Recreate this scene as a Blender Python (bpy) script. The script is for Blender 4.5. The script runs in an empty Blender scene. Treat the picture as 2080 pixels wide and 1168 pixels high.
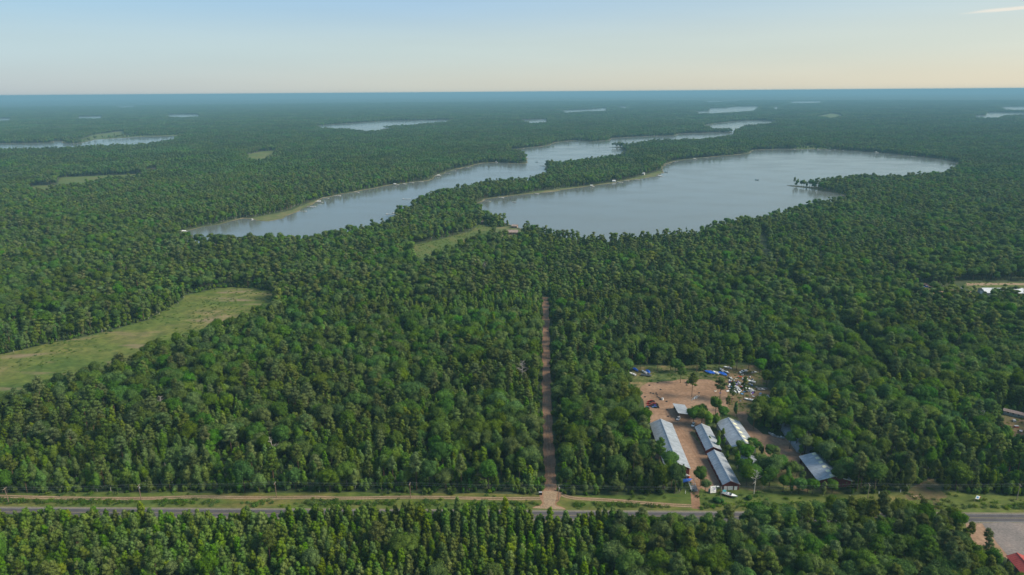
import bpy, math, random
import numpy as np
from mathutils import Vector, Matrix
C = bpy.context.scene.collection
SC = bpy.context.scene
rng = np.random.default_rng(7)
random.seed(7)
PI = math.pi

# ------------------------------------------------------------------ camera
CAMZ = 200.0
F, PW, PH = 1387.0, 2080, 1168
PITCH, ROLL = math.radians(15.99), math.radians(-0.41)
cam = bpy.data.cameras.new('camera'); cam_o = bpy.data.objects.new('camera', cam); C.objects.link(cam_o)
cam.sensor_fit = 'HORIZONTAL'; cam.sensor_width = 36.0; cam.lens = F / PW * 36.0
cam.clip_start = 1.0; cam.clip_end = 200000.0
CM = Matrix.Rotation(PI/2 - PITCH, 3, 'X') @ Matrix.Rotation(ROLL, 3, 'Z')
cam_o.matrix_world = Matrix.Translation((0, 0, CAMZ)) @ CM.to_4x4()
SC.camera = cam_o

# ------------------------------------------------------------------ sky, sun, exposure
SUN_EL, SUN_AZ = math.radians(37), math.radians(98)      # azimuth measured from +Y towards +X
SKY_STRENGTH = 0.10
w = bpy.data.worlds.new('World'); SC.world = w; w.use_nodes = True
nt = w.node_tree; nt.nodes.clear()
def wn(t): return nt.nodes.new(t)
sky = wn('ShaderNodeTexSky'); sky.sky_type = 'NISHITA'; sky.sun_disc = False
sky.sun_elevation = SUN_EL; sky.sun_rotation = SUN_AZ
sky.altitude = 300; sky.air_density = 1.0; sky.dust_density = 0.7; sky.ozone_density = 1.5
bg = wn('ShaderNodeBackground'); bg.inputs['Strength'].default_value = SKY_STRENGTH
wo = wn('ShaderNodeOutputWorld')
# thin high cirrus streaks
tc = wn('ShaderNodeTexCoord'); sep = wn('ShaderNodeSeparateXYZ'); nt.links.new(tc.outputs['Generated'], sep.inputs[0])
def wmath(op, a, b=None):
    m = wn('ShaderNodeMath'); m.operation = op
    for i, v in enumerate((a, b)):
        if v is None: continue
        if isinstance(v, (int, float)): m.inputs[i].default_value = v
        else: nt.links.new(v, m.inputs[i])
    return m.outputs[0]
az = wmath('ARCTAN2', sep.outputs['X'], sep.outputs['Y'])
el = wmath('ARCSINE', sep.outputs['Z'])
comb = wn('ShaderNodeCombineXYZ')
nt.links.new(wmath('MULTIPLY', az, 22.0), comb.inputs[0])
nt.links.new(wmath('MULTIPLY', wmath('SUBTRACT', el, wmath('MULTIPLY', az, 0.035)), 330.0), comb.inputs[1])
cn = wn('ShaderNodeTexNoise'); cn.inputs['Scale'].default_value = 1.0; cn.inputs['Detail'].default_value = 5
nt.links.new(comb.outputs[0], cn.inputs['Vector'])
# the streak sits round azimuth 34 deg, elevation 4.9 deg
d_az = wmath('DIVIDE', wmath('SUBTRACT', az, 0.607), 0.056)
d_el = wmath('DIVIDE', wmath('SUBTRACT', wmath('SUBTRACT', el, wmath('MULTIPLY', wmath('SUBTRACT', az, 0.59), 0.035)), 0.0855), 0.0021)
rr = wmath('SQRT', wmath('ADD', wmath('POWER', d_az, 2.0), wmath('POWER', d_el, 2.0)))
mr = wn('ShaderNodeMapRange'); mr.inputs[1].default_value = 1.15; mr.inputs[2].default_value = 0.55
nt.links.new(wmath('ADD', rr, wmath('MULTIPLY', wmath('SUBTRACT', cn.outputs['Fac'], 0.5), 1.3)), mr.inputs[0])
cm_ = wn('ShaderNodeMixRGB'); cm_.inputs['Color2'].default_value = (6.9, 6.4, 5.6, 1)
nt.links.new(wmath('MULTIPLY', mr.outputs[0], 0.75), cm_.inputs['Fac'])
sdv = (math.sin(SUN_AZ), math.cos(SUN_AZ))
side = wmath('ADD', 0.5, wmath('MULTIPLY', 0.5, wmath('COSINE', wmath('SUBTRACT', az, SUN_AZ))))
def wramp(stops):
    r = wn('ShaderNodeValToRGB'); e = r.color_ramp.elements
    while len(e) < len(stops): e.new(0.5)
    for k, (p_, c_) in enumerate(stops): e[k].position = p_; e[k].color = (*c_, 1)
    nt.links.new(side, r.inputs[0]); return r.outputs[0]
low = wramp([(0.0, (0.34, 0.43, 0.54)), (0.11, (0.39, 0.48, 0.56)), (0.37, (0.57, 0.60, 0.56)), (0.70, (0.71, 0.66, 0.53)), (1.0, (0.85, 0.73, 0.54))])
mid_ = wramp([(0.0, (0.38, 0.54, 0.66)), (0.11, (0.43, 0.58, 0.66)), (0.37, (0.52, 0.63, 0.64)), (0.70, (0.61, 0.66, 0.60)), (1.0, (0.74, 0.70, 0.58))])
top = wramp([(0.0, (0.29, 0.52, 0.72)), (0.11, (0.32, 0.55, 0.73)), (0.37, (0.37, 0.56, 0.74)), (0.70, (0.50, 0.64, 0.70)), (1.0, (0.62, 0.68, 0.68))])
zen = wramp([(0.0, (0.17, 0.31, 0.56)), (1.0, (0.24, 0.37, 0.58))])
def wstep(a, b_, lo_, hi_):
    m_ = wn('ShaderNodeMapRange'); m_.interpolation_type = 'SMOOTHSTEP'; m_.inputs[1].default_value = lo_; m_.inputs[2].default_value = hi_; nt.links.new(el, m_.inputs[0])
    x = wn('ShaderNodeMixRGB'); nt.links.new(m_.outputs[0], x.inputs['Fac']); nt.links.new(a, x.inputs['Color1']); nt.links.new(b_, x.inputs['Color2']); return x.outputs[0]
grad = wstep(wstep(wstep(low, mid_, 0.0, 0.062), top, 0.055, 0.125), zen, 0.12, 1.2)
gs = wn('ShaderNodeMixRGB'); gs.blend_type = 'MULTIPLY'; gs.inputs['Fac'].default_value = 1.0; gs.inputs['Color2'].default_value = (0.80/SKY_STRENGTH,)*3+(1,); nt.links.new(grad, gs.inputs['Color1'])
un = wn('ShaderNodeTexNoise'); un.inputs['Scale'].default_value = 1.0; un.inputs['Detail'].default_value = 4
uc = wn('ShaderNodeCombineXYZ'); nt.links.new(wmath('MULTIPLY', az, 3.0), uc.inputs[0]); nt.links.new(wmath('MULTIPLY', el, 34.0), uc.inputs[1]); nt.links.new(uc.outputs[0], un.inputs['Vector'])
ug = wmath('ADD', 0.94, wmath('MULTIPLY', un.outputs['Fac'], 0.12)); uv_ = wn('ShaderNodeMixRGB'); uv_.blend_type = 'MULTIPLY'; uv_.inputs['Fac'].default_value = 1.0
nt.links.new(gs.outputs[0], uv_.inputs['Color1']); nt.links.new(ug, uv_.inputs['Color2']); gs = uv_
sm_ = wn('ShaderNodeMixRGB'); sm_.inputs['Fac'].default_value = 0.8; nt.links.new(sky.outputs['Color'], sm_.inputs['Color1']); nt.links.new(gs.outputs[0], sm_.inputs['Color2'])
nt.links.new(sm_.outputs[0], cm_.inputs['Color1'])
wb = wn('ShaderNodeMixRGB'); wb.blend_type = 'MULTIPLY'; wb.inputs['Fac'].default_value = 1.0; wb.inputs['Color2'].default_value = (1.0, 1.0, 1.0, 1)
nt.links.new(cm_.outputs[0], wb.inputs['Color1']); nt.links.new(wb.outputs[0], bg.inputs['Color']); nt.links.new(bg.outputs[0], wo.inputs['Surface'])

sun = bpy.data.lights.new('sun', 'SUN'); sun_o = bpy.data.objects.new('sun', sun); C.objects.link(sun_o)
sun.energy = 5.0; sun.angle = math.radians(26); sun.color = (1.0, 0.91, 0.74)
sd = Vector((math.sin(SUN_AZ)*math.cos(SUN_EL), math.cos(SUN_AZ)*math.cos(SUN_EL), math.sin(SUN_EL)))
sun_o.rotation_euler = sd.to_track_quat('Z', 'Y').to_euler()

SC.view_settings.view_transform = 'Standard'; SC.view_settings.look = 'None'
SC.view_settings.gamma = 1.0; SC.view_settings.exposure = 0.4
SC.render.engine = 'CYCLES'
SC.cycles.max_bounces = 5; SC.cycles.diffuse_bounces = 4; SC.cycles.glossy_bounces = 2
SC.cycles.transmission_bounces = 2; SC.cycles.volume_bounces = 0; SC.cycles.transparent_max_bounces = 4
SC.cycles.use_denoising = True
HAZE_DENSITY, HAZE_COLOR = 0.000100, (0.25, 0.49, 0.63)

# ------------------------------------------------------------------ geometry helpers
REARTH = 1.0e12        # the land is flat enough to leave the earth's curve out
def gz(r):
    r = np.maximum(np.asarray(r, float) - 1500.0, 0.0)
    return -r*r/(2*REARTH)
def P(x, y, z=0.0):
    """photo pixel -> point at height z above the curved ground"""
    d = CM @ Vector(((x-PW/2)/F, -(y-PH/2)/F, -1.0))
    zz = z
    for _ in range(6):
        t = (zz-CAMZ)/d.z; px, py = d.x*t, d.y*t
        zz = z + float(gz(math.hypot(px, py)))
    return Vector((px, py, zz))
CMI = np.array(CM.transposed())
def proj(X, Y, Z):
    v = CMI @ np.stack([X, Y, Z-CAMZ])
    return PW/2 - F*v[0]/v[2], PH/2 + F*v[1]/v[2]

class MB:
    def __init__(s): s.v = []; s.f = []; s.m = []; s.t = []
    def add(s, verts, faces, mat=0):
        o = len(s.v); s.v += [tuple(v) for v in verts]
        s.f += [tuple(i+o for i in f) for f in faces]; s.m += [mat]*len(faces)
    def box(s, c, d, rz=0.0, mat=0, M=None):
        x, y, z = d[0]/2, d[1]/2, d[2]/2
        vs = [Vector((a*x, b*y, e*z)) for e in (-1, 1) for b in (-1, 1) for a in (-1, 1)]
        R = M if M is not None else Matrix.Rotation(rz, 3, 'Z')
        s.add([R @ v + Vector(c) for v in vs], [(0,2,3,1),(4,5,7,6),(0,1,5,4),(2,6,7,3),(0,4,6,2),(1,3,7,5)], mat)
    def cyl(s, p0, p1, r0, r1=None, n=6, mat=0, cap=True):
        r1 = r0 if r1 is None else r1
        p0, p1 = Vector(p0), Vector(p1); q = (p1-p0).to_track_quat('Z', 'Y')
        vs = []
        for p, r in ((p0, r0), (p1, r1)):
            for k in range(n):
                a = 2*PI*k/n; vs.append(p + q @ Vector((r*math.cos(a), r*math.sin(a), 0)))
        fs = [(k, (k+1) % n, n+(k+1) % n, n+k) for k in range(n)]
        if cap: fs += [tuple(range(n-1, -1, -1)), tuple(range(n, 2*n))]
        s.add(vs, fs, mat)
    def build(s, name, mats, parent=None, smooth=False):
        me = bpy.data.meshes.new(name); me.from_pydata(s.v, [], s.f)
        for m in (mats if isinstance(mats, (list, tuple)) else [mats]): me.materials.append(m)
        if any(s.m): me.polygons.foreach_set('material_index', s.m)
        if smooth: me.polygons.foreach_set('use_smooth', [True]*len(s.f))
        me.update()
        return link(name, me, parent)
def link(name, me, parent=None):
    o = bpy.data.objects.new(name, me); C.objects.link(o)
    if parent is not None: o.parent = parent
    return o
def tag(o, label=None, cat=None, group=None, kind=None):
    if label: o['label'] = label
    if cat: o['category'] = cat
    if group: o['group'] = group
    if kind: o['kind'] = kind
    return o
def thing(name, label, cat, loc=(0, 0, 0), rz=0.0, group=None):
    o = bpy.data.objects.new(name, None); C.objects.link(o)
    o.empty_display_size = 1; o.location = loc; o.rotation_euler = (0, 0, rz)
    return tag(o, label, cat, group)
def dup(root, loc, rz, label=None, group=None, sc=None, swap=None):
    r = root.copy(); C.objects.link(r); r.location = loc; r.rotation_euler = (0, 0, rz)
    if sc: r.scale = (sc, sc, sc)
    if label: r['label'] = label
    if group: r['group'] = group
    for ch in list(root.children):
        c = ch.copy(); C.objects.link(c); c.parent = r
        if swap and ch.name.split('.')[0] in swap:
            c.material_slots[0].link = 'OBJECT'; c.material_slots[0].material = swap[ch.name.split('.')[0]]
        for g in list(ch.children):
            d = g.copy(); C.objects.link(d); d.parent = c
    return r

# ------------------------------------------------------------------ materials
def mat(name):
    m = bpy.data.materials.new(name); m.use_nodes = True
    n = m.node_tree.nodes; n.clear(); return m, n, m.node_tree.links
def noise_mat(name, cols, scale=0.3, rough=0.9, stretch=(1, 1, 1), detail=6, bump=0.0, bscale=None, spec=0.2, metal=0.0, lo=0.3, hi=0.7, coord='Object', mid=None, dry=None):
    """a colour ramp over fractal noise in the object's own coordinates, with a finer noise for grain and relief"""
    m, n, L = mat(name)
    out = n.new('ShaderNodeOutputMaterial'); b = n.new('ShaderNodeBsdfPrincipled'); L.new(b.outputs[0], out.inputs[0])
    b.inputs['Roughness'].default_value = rough; b.inputs['Specular IOR Level'].default_value = spec; b.inputs['Metallic'].default_value = metal
    t = n.new('ShaderNodeTexCoord'); mp = n.new('ShaderNodeMapping'); L.new(t.outputs[coord], mp.inputs[0]); mp.inputs['Scale'].default_value = stretch
    a = n.new('ShaderNodeTexNoise'); a.inputs['Scale'].default_value = scale; a.inputs['Detail'].default_value = detail; a.inputs['Roughness'].default_value = 0.6
    L.new(mp.outputs[0], a.inputs['Vector'])
    r = n.new('ShaderNodeValToRGB'); L.new(a.outputs['Fac'], r.inputs[0]); e = r.color_ramp.elements
    while len(e) < len(cols): e.new(0.5)
    for i, c in enumerate(cols):
        e[i].position = lo + (hi-lo)*i/max(1, len(cols)-1); e[i].color = (*c, 1)
    g = n.new('ShaderNodeTexNoise'); g.inputs['Scale'].default_value = bscale or scale*8; g.inputs['Detail'].default_value = 4
    L.new(mp.outputs[0], g.inputs['Vector'])
    mx = n.new('ShaderNodeMixRGB'); mx.blend_type = 'MULTIPLY'; mx.inputs[0].default_value = 0.55
    r2 = n.new('ShaderNodeValToRGB'); r2.color_ramp.elements[0].color = (0.55, 0.55, 0.55, 1); r2.color_ramp.elements[1].color = (1.35, 1.35, 1.35, 1)
    r2.color_ramp.elements[0].position = 0.3; r2.color_ramp.elements[1].position = 0.7
    L.new(g.outputs['Fac'], r2.inputs[0]); L.new(r.outputs[0], mx.inputs[1]); L.new(r2.outputs[0], mx.inputs[2])
    col = mx.outputs[0]
    if mid:
        h = n.new('ShaderNodeTexNoise'); h.inputs['Scale'].default_value = mid; h.inputs['Detail'].default_value = 3; L.new(t.outputs[coord], h.inputs['Vector'])
        r3 = n.new('ShaderNodeValToRGB'); r3.color_ramp.elements[0].color = (0.6, 0.68, 0.55, 1); r3.color_ramp.elements[1].color = (1.3, 1.22, 1.2, 1)
        r3.color_ramp.elements[0].position = 0.36; r3.color_ramp.elements[1].position = 0.64; L.new(h.outputs['Fac'], r3.inputs[0])
        m3 = n.new('ShaderNodeMixRGB'); m3.blend_type = 'MULTIPLY'; m3.inputs[0].default_value = 0.75; L.new(col, m3.inputs[1]); L.new(r3.outputs[0], m3.inputs[2]); col = m3.outputs[0]
    if dry:
        dn_ = n.new('ShaderNodeTexNoise'); dn_.inputs['Scale'].default_value = 0.035; dn_.inputs['Detail'].default_value = 5; dm = n.new('ShaderNodeMapping'); dm.inputs['Rotation'].default_value = (0, 0, -0.9); dm.inputs['Scale'].default_value = (0.5, 1.7, 1)
        L.new(t.outputs[coord], dm.inputs[0]); L.new(dm.outputs[0], dn_.inputs['Vector']); sx_ = n.new('ShaderNodeSeparateXYZ'); L.new(t.outputs[coord], sx_.inputs[0])
        ra = n.new('ShaderNodeMapRange'); ra.inputs[1].default_value = dry[1]; ra.inputs[2].default_value = dry[2]; ra.inputs[3].default_value = -0.06; ra.inputs[4].default_value = 0.10; L.new(sx_.outputs[0], ra.inputs[0])
        ad = n.new('ShaderNodeMath'); L.new(dn_.outputs['Fac'], ad.inputs[0]); L.new(ra.outputs[0], ad.inputs[1])
        rb = n.new('ShaderNodeMapRange'); rb.inputs[1].default_value = 0.53; rb.inputs[2].default_value = 0.66; rb.inputs[4].default_value = 0.85; L.new(ad.outputs[0], rb.inputs[0])
        md_ = n.new('ShaderNodeMixRGB'); L.new(rb.outputs[0], md_.inputs[0]); L.new(col, md_.inputs[1]); md_.inputs[2].default_value = (*dry[0], 1); col = md_.outputs[0]
    L.new(col, b.inputs['Base Color'])
    if bump:
        bp = n.new('ShaderNodeBump'); bp.inputs['Strength'].default_value = 0.8; bp.inputs['Distance'].default_value = bump
        L.new(g.outputs['Fac'], bp.inputs['Height']); L.new(bp.outputs[0], b.inputs['Normal'])
    return m
def paint(name, col, rough=0.5, metal=0.0, spec=0.4, wear=0.25):
    c2 = tuple(x*(1-wear) for x in col)
    return noise_mat(name, [c2, col, tuple(min(1, x*1.04) for x in col)], scale=0.6, rough=rough, metal=metal, spec=spec, detail=4, bscale=5)
def foliage_mat(name, col, hue=0.028, val=0.42, transl=0.48, stand=0.012):
    m, n, L = mat(name)
    out = n.new('ShaderNodeOutputMaterial')
    oi = n.new('ShaderNodeObjectInfo'); at = n.new('ShaderNodeAttribute'); at.attribute_name = 'tint'
    ns = n.new('ShaderNodeTexNoise'); ns.inputs['Scale'].default_value = stand; ns.inputs['Detail'].default_value = 3
    L.new(oi.outputs['Location'], ns.inputs['Vector'])
    hs = n.new('ShaderNodeHueSaturation'); hs.inputs['Color'].default_value = (*col, 1)
    def mth(op, a, b, c=None):
        x = n.new('ShaderNodeMath'); x.operation = op
        for i, v in enumerate((a, b, c)):
            if v is None: continue
            if isinstance(v, (int, float)): x.inputs[i].default_value = v
            else: L.new(v, x.inputs[i])
        return x.outputs[0]
    rnd = oi.outputs['Random']
    r2 = mth('FRACT', mth('MULTIPLY', rnd, 37.17), 0)
    h = mth('ADD', 0.5, mth('ADD', mth('MULTIPLY', mth('SUBTRACT', rnd, 0.5), -2*hue), mth('MULTIPLY', mth('SUBTRACT', ns.outputs['Fac'], 0.5), 0.075)))
    L.new(h, hs.inputs['Hue'])
    v = mth('ADD', 1-val/2, mth('MULTIPLY', r2, val))
    v = mth('MULTIPLY', v, mth('ADD', 0.5, ns.outputs['Fac']))
    L.new(mth('MULTIPLY', v, at.outputs['Fac']), hs.inputs['Value'])
    L.new(mth('ADD', 0.8, mth('MULTIPLY', mth('FRACT', mth('MULTIPLY', rnd, 91.7), 0), 0.35)), hs.inputs['Saturation'])
    d = n.new('ShaderNodeBsdfDiffuse'); t = n.new('ShaderNodeBsdfTranslucent'); mx = n.new('ShaderNodeMixShader'); mx.inputs[0].default_value = transl
    L.new(hs.outputs[0], d.inputs[0]); L.new(hs.outputs[0], t.inputs[0])
    L.new(d.outputs[0], mx.inputs[1]); L.new(t.outputs[0], mx.inputs[2]); L.new(mx.outputs[0], out.inputs[0])
    return m

M_OAK = foliage_mat('oak_leaves', (0.090, 0.160, 0.028))
M_BIRCH = foliage_mat('birch_leaves', (0.125, 0.210, 0.036))
M_PINE = foliage_mat('pine_needles', (0.126, 0.178, 0.044))
M_YPINE = foliage_mat('young_pine_needles', (0.135, 0.216, 0.032))
M_SPRUCE = foliage_mat('spruce_needles', (0.075, 0.140, 0.040))
M_FAR = foliage_mat('distant_leaves', (0.084, 0.148, 0.028), val=0.5, stand=0.0035)
M_BARK = noise_mat('bark', [(0.05, 0.04, 0.03), (0.10, 0.08, 0.06)], scale=2)
M_PBARK = noise_mat('pine_bark', [(0.10, 0.06, 0.04), (0.20, 0.12, 0.08)], scale=2)
M_WBARK = noise_mat('pale_bark', [(0.30, 0.28, 0.24), (0.55, 0.52, 0.46)], scale=1.5)
M_DEAD = noise_mat('dead_wood', [(0.30, 0.26, 0.22), (0.50, 0.46, 0.42)], scale=1.5)
M_FLOOR = noise_mat('forest_floor', [(0.030, 0.048, 0.016), (0.045, 0.066, 0.022), (0.06, 0.066, 0.032)], scale=0.05, bump=0.2, bscale=0.6)
M_SAND = noise_mat('sandy_dirt', [(0.176, 0.104, 0.062), (0.246, 0.150, 0.093), (0.290, 0.189, 0.125)], scale=0.045, bump=0.05, bscale=0.5)
M_LANE = noise_mat('lane_dirt', [(0.17, 0.096, 0.056), (0.245, 0.140, 0.083), (0.30, 0.18, 0.112)], scale=0.09, bump=0.05, bscale=0.8)
M_RUT = noise_mat('lane_wheel_rut', [(0.19, 0.115, 0.072), (0.29, 0.18, 0.115)], scale=0.12, bscale=1.0)
M_TRACK = noise_mat('track_dirt', [(0.229, 0.158, 0.097), (0.317, 0.229, 0.150)], scale=0.15, bscale=1.2)
M_SCRUB = noise_mat('scrubby_yard', [(0.053, 0.070, 0.022), (0.132, 0.097, 0.044), (0.229, 0.141, 0.084)], scale=0.06, bump=0.08, bscale=0.8)
M_YGRASS = noise_mat('yard_grass', [(0.044, 0.084, 0.022), (0.088, 0.106, 0.031), (0.211, 0.150, 0.079)], scale=0.05, bump=0.1, bscale=0.8, mid=0.2)
M_VERGE = noise_mat('verge_grass', [(0.052, 0.092, 0.016), (0.085, 0.112, 0.022), (0.14, 0.12, 0.038)], scale=0.05, stretch=(0.35, 1.6, 1), bump=0.15, bscale=1.1, mid=0.16)
M_FIELD = noise_mat('meadow_grass', [(0.058, 0.098, 0.016), (0.088, 0.118, 0.020), (0.122, 0.128, 0.032), (0.20, 0.155, 0.085)], scale=0.022, stretch=(0.6, 1, 1), lo=0.32, hi=0.72, bump=0.2, bscale=0.5, mid=0.11, dry=((0.21, 0.155, 0.095), -330.0, -215.0))
M_MARSH = noise_mat('marsh_grass', [(0.055, 0.098, 0.018), (0.085, 0.115, 0.025), (0.135, 0.118, 0.038)], scale=0.02, bump=0.2, bscale=0.4)
M_LAWN = noise_mat('lake_lawn', [(0.062, 0.097, 0.026), (0.106, 0.123, 0.040), (0.194, 0.158, 0.079)], scale=0.03, bump=0.1, bscale=0.6)
M_SHORE = noise_mat('shore_bank', [(0.053, 0.075, 0.026), (0.123, 0.110, 0.053), (0.229, 0.176, 0.106)], scale=0.02, bump=0.1, bscale=0.5)
M_ASPH = noise_mat('asphalt', [(0.066, 0.062, 0.066), (0.092, 0.083, 0.088)], scale=0.08, stretch=(0.2, 1, 1), rough=0.85, bscale=1.5)
M_SHLD = noise_mat('gravel_shoulder', [(0.13, 0.12, 0.085), (0.20, 0.17, 0.12)], scale=0.2, bscale=2)
M_LOT = noise_mat('gravel_lot', [(0.132, 0.119, 0.110), (0.185, 0.158, 0.145), (0.238, 0.189, 0.163)], scale=0.07, bump=0.03, bscale=1.0)
M_LINE = paint('white_road_paint', (0.30, 0.29, 0.27))
M_YLINE = paint('yellow_road_paint', (0.26, 0.21, 0.09))
M_ROOF = noise_mat('galvanised_roofing', [(0.264, 0.295, 0.330), (0.352, 0.378, 0.409), (0.405, 0.427, 0.449)], scale=0.35, rough=0.45, metal=0.3, spec=0.5, bscale=1.1, stretch=(0.18, 1, 1))
M_DROOF = noise_mat('weathered_roofing', [(0.20, 0.24, 0.30), (0.30, 0.34, 0.40)], scale=0.2, rough=0.5, metal=0.3)
M_WROOF = noise_mat('white_roofing', [(0.581, 0.598, 0.616), (0.686, 0.695, 0.704)], scale=0.1, rough=0.45)
M_TROOF = noise_mat('tan_shingles', [(0.246, 0.176, 0.150), (0.352, 0.273, 0.238)], scale=0.6)
M_GROOF = noise_mat('grey_shingles', [(0.20, 0.20, 0.21), (0.32, 0.32, 0.33)], scale=0.6)
M_RROOF = noise_mat('red_roofing', [(0.317, 0.053, 0.044), (0.405, 0.079, 0.066)], scale=0.3, rough=0.5)
M_RWALL = noise_mat('barn_red_siding', [(0.11, 0.028, 0.027), (0.165, 0.040, 0.038)], scale=0.8)
M_BWALL = noise_mat('brown_siding', [(0.12, 0.075, 0.05), (0.20, 0.13, 0.09)], scale=0.8)
M_GWALL = noise_mat('grey_siding', [(0.24, 0.25, 0.25), (0.36, 0.37, 0.37)], scale=0.8)
M_WHITE = paint('white_paint', (0.78, 0.78, 0.76))
M_SKYL = noise_mat('fibreglass_skylight', [(0.58, 0.56, 0.36), (0.72, 0.70, 0.50)], scale=1.0, rough=0.4)
M_DARK = paint('dark_rubber', (0.02, 0.02, 0.022), rough=0.7)
M_GLASS = paint('dark_glass', (0.03, 0.04, 0.05), rough=0.08, spec=0.6)
M_BLUE = paint('blue_tarp', (0.02, 0.11, 0.50), rough=0.45)
M_LBLUE = paint('pale_blue_paint', (0.10, 0.28, 0.55))
M_TEAL = paint('teal_paint', (0.04, 0.22, 0.24))
M_RED = paint('red_paint', (0.50, 0.035, 0.03), rough=0.35)
M_ORANGE = paint('orange_red_paint', (0.55, 0.11, 0.05), rough=0.4)
M_PURPLE = paint('purple_paint', (0.16, 0.07, 0.42), rough=0.4)
M_GREYP = paint('grey_paint', (0.32, 0.33, 0.35))
M_ALU = paint('bare_aluminium', (0.55, 0.56, 0.58), rough=0.4, metal=0.6)
M_YELLOW = paint('yellow_paint', (0.60, 0.45, 0.05))
M_WOOD = noise_mat('weathered_wood', [(0.20, 0.15, 0.11), (0.34, 0.28, 0.22)], scale=1.5)
M_POLE = noise_mat('pole_wood', [(0.14, 0.09, 0.065), (0.24, 0.17, 0.13)], scale=1.0)
M_WIRE = paint('aluminium_wire', (0.55, 0.58, 0.60), metal=0.3)
M_RUST = noise_mat('rusty_steel', [(0.14, 0.07, 0.045), (0.25, 0.13, 0.08)], scale=1.5)
M_LOG = noise_mat('cut_timber', [(0.34, 0.22, 0.13), (0.46, 0.33, 0.22)], scale=1.0)

m, n, L = mat('lake_water'); M_WATER = m
out = n.new('ShaderNodeOutputMaterial'); b = n.new('ShaderNodeBsdfPrincipled'); L.new(b.outputs[0], out.inputs[0])
b.inputs['Base Color'].default_value = (0.110, 0.124, 0.116, 1); b.inputs['Roughness'].default_value = 0.14; b.inputs['IOR'].default_value = 1.33
t = n.new('ShaderNodeTexCoord'); mp = n.new('ShaderNodeMapping'); L.new(t.outputs['Object'], mp.inputs[0]); mp.inputs['Scale'].default_value = (1, 1.6, 1); mp.inputs['Rotation'].default_value = (0, 0, 0.5)
a1 = n.new('ShaderNodeTexNoise'); a1.inputs['Scale'].default_value = 0.5; a1.inputs['Detail'].default_value = 4; L.new(mp.outputs[0], a1.inputs['Vector'])
a2 = n.new('ShaderNodeTexNoise'); a2.inputs['Scale'].default_value = 0.009; a2.inputs['Detail'].default_value = 4; L.new(mp.outputs[0], a2.inputs['Vector'])
mrr = n.new('ShaderNodeMapRange'); mrr.inputs[1].default_value = 0.35; mrr.inputs[2].default_value = 0.65; mrr.inputs[3].default_value = 0.01; mrr.inputs[4].default_value = 0.05
L.new(a2.outputs['Fac'], mrr.inputs[0])
bp = n.new('ShaderNodeBump'); bp.inputs['Strength'].default_value = 1.0
L.new(a1.outputs['Fac'], bp.inputs['Height']); L.new(mrr.outputs[0], bp.inputs['Distance'])
mq = n.new('ShaderNodeMapRange'); mq.inputs[1].default_value = 0.35; mq.inputs[2].default_value = 0.65; mq.inputs[3].default_value = 0.09; mq.inputs[4].default_value = 0.19; L.new(a2.outputs['Fac'], mq.inputs[0]); L.new(mq.outputs[0], b.inputs['Roughness']); L.new(bp.outputs[0], b.inputs['Normal'])

# ------------------------------------------------------------------ ground and far canopy
def polar(radii, azs, zf, closed=True):
    n = len(azs); mb_v = []; mb_f = []
    for r in radii:
        for a in azs:
            x, y = r*math.sin(a), r*math.cos(a); mb_v.append((x, y, zf(r, a)))
    for i in range(len(radii)-1):
        for j in range(n if closed else n-1):
            k = (j+1) % n
            mb_f.append((i*n+j, (i+1)*n+j, (i+1)*n+k, i*n+k))
    return mb_v, mb_f
radii = [2.0] + list(np.linspace(150, 1500, 10)) + list(1500*1.08**np.arange(1, 51))
azs = list(np.linspace(0, 2*PI, 144, endpoint=False))
v, f = polar(radii, azs, lambda r, a: float(gz(r)))
f.append(tuple(range(len(azs)-1, -1, -1)))
mb = MB(); mb.v, mb.f, mb.m = v, f, [0]*len(f)
g = mb.build('ground', M_FLOOR, smooth=True); tag(g, kind='structure')
for fc in g.data.polygons:
    pass

# smooth value noise for relief and stands of trees
def vnoise(x, y, s, seed=0):
    r_ = np.random.default_rng(seed); T = r_.random((256, 256))
    x = np.asarray(x)/s; y = np.asarray(y)/s
    xi = np.floor(x).astype(int); yi = np.floor(y).astype(int); fx = x-xi; fy = y-yi
    fx = fx*fx*(3-2*fx); fy = fy*fy*(3-2*fy)
    g_ = lambda i, j: T[i % 256, j % 256]
    return (g_(xi, yi)*(1-fx)+g_(xi+1, yi)*fx)*(1-fy) + (g_(xi, yi+1)*(1-fx)+g_(xi+1, yi+1)*fx)*fy
FR0 = 14000.0
far_r = np.array(list(FR0*1.0085**np.arange(0, 188)))
far_a = np.linspace(math.radians(-60), math.radians(60), 420)
R, A = np.meshgrid(far_r, far_a, indexing='ij')
R2 = R*(1+rng.uniform(-0.003, 0.003, R.shape)); A2 = A + rng.uniform(-0.001, 0.001, A.shape)
X, Y = R2*np.sin(A2), R2*np.cos(A2)
hill = (vnoise(X, Y, 4200, 3)-0.5)*1.0 + (vnoise(X, Y, 1700, 4)-0.5)*0.5
Z = gz(R2) + 11 + rng.uniform(-4, 4, R.shape) + np.clip((R2-FR0-1500)/9000, 0, 1)*hill*52
Z[0] = gz(R2[0]) - 2
nA = len(far_a)
fv = np.stack([X, Y, Z], -1).reshape(-1, 3)
ii, jj = np.meshgrid(np.arange(len(far_r)-1), np.arange(nA-1), indexing='ij')
q = (ii*nA+jj).ravel()
ff = np.stack([q, q+nA, q+nA+1, q+1], -1)
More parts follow.
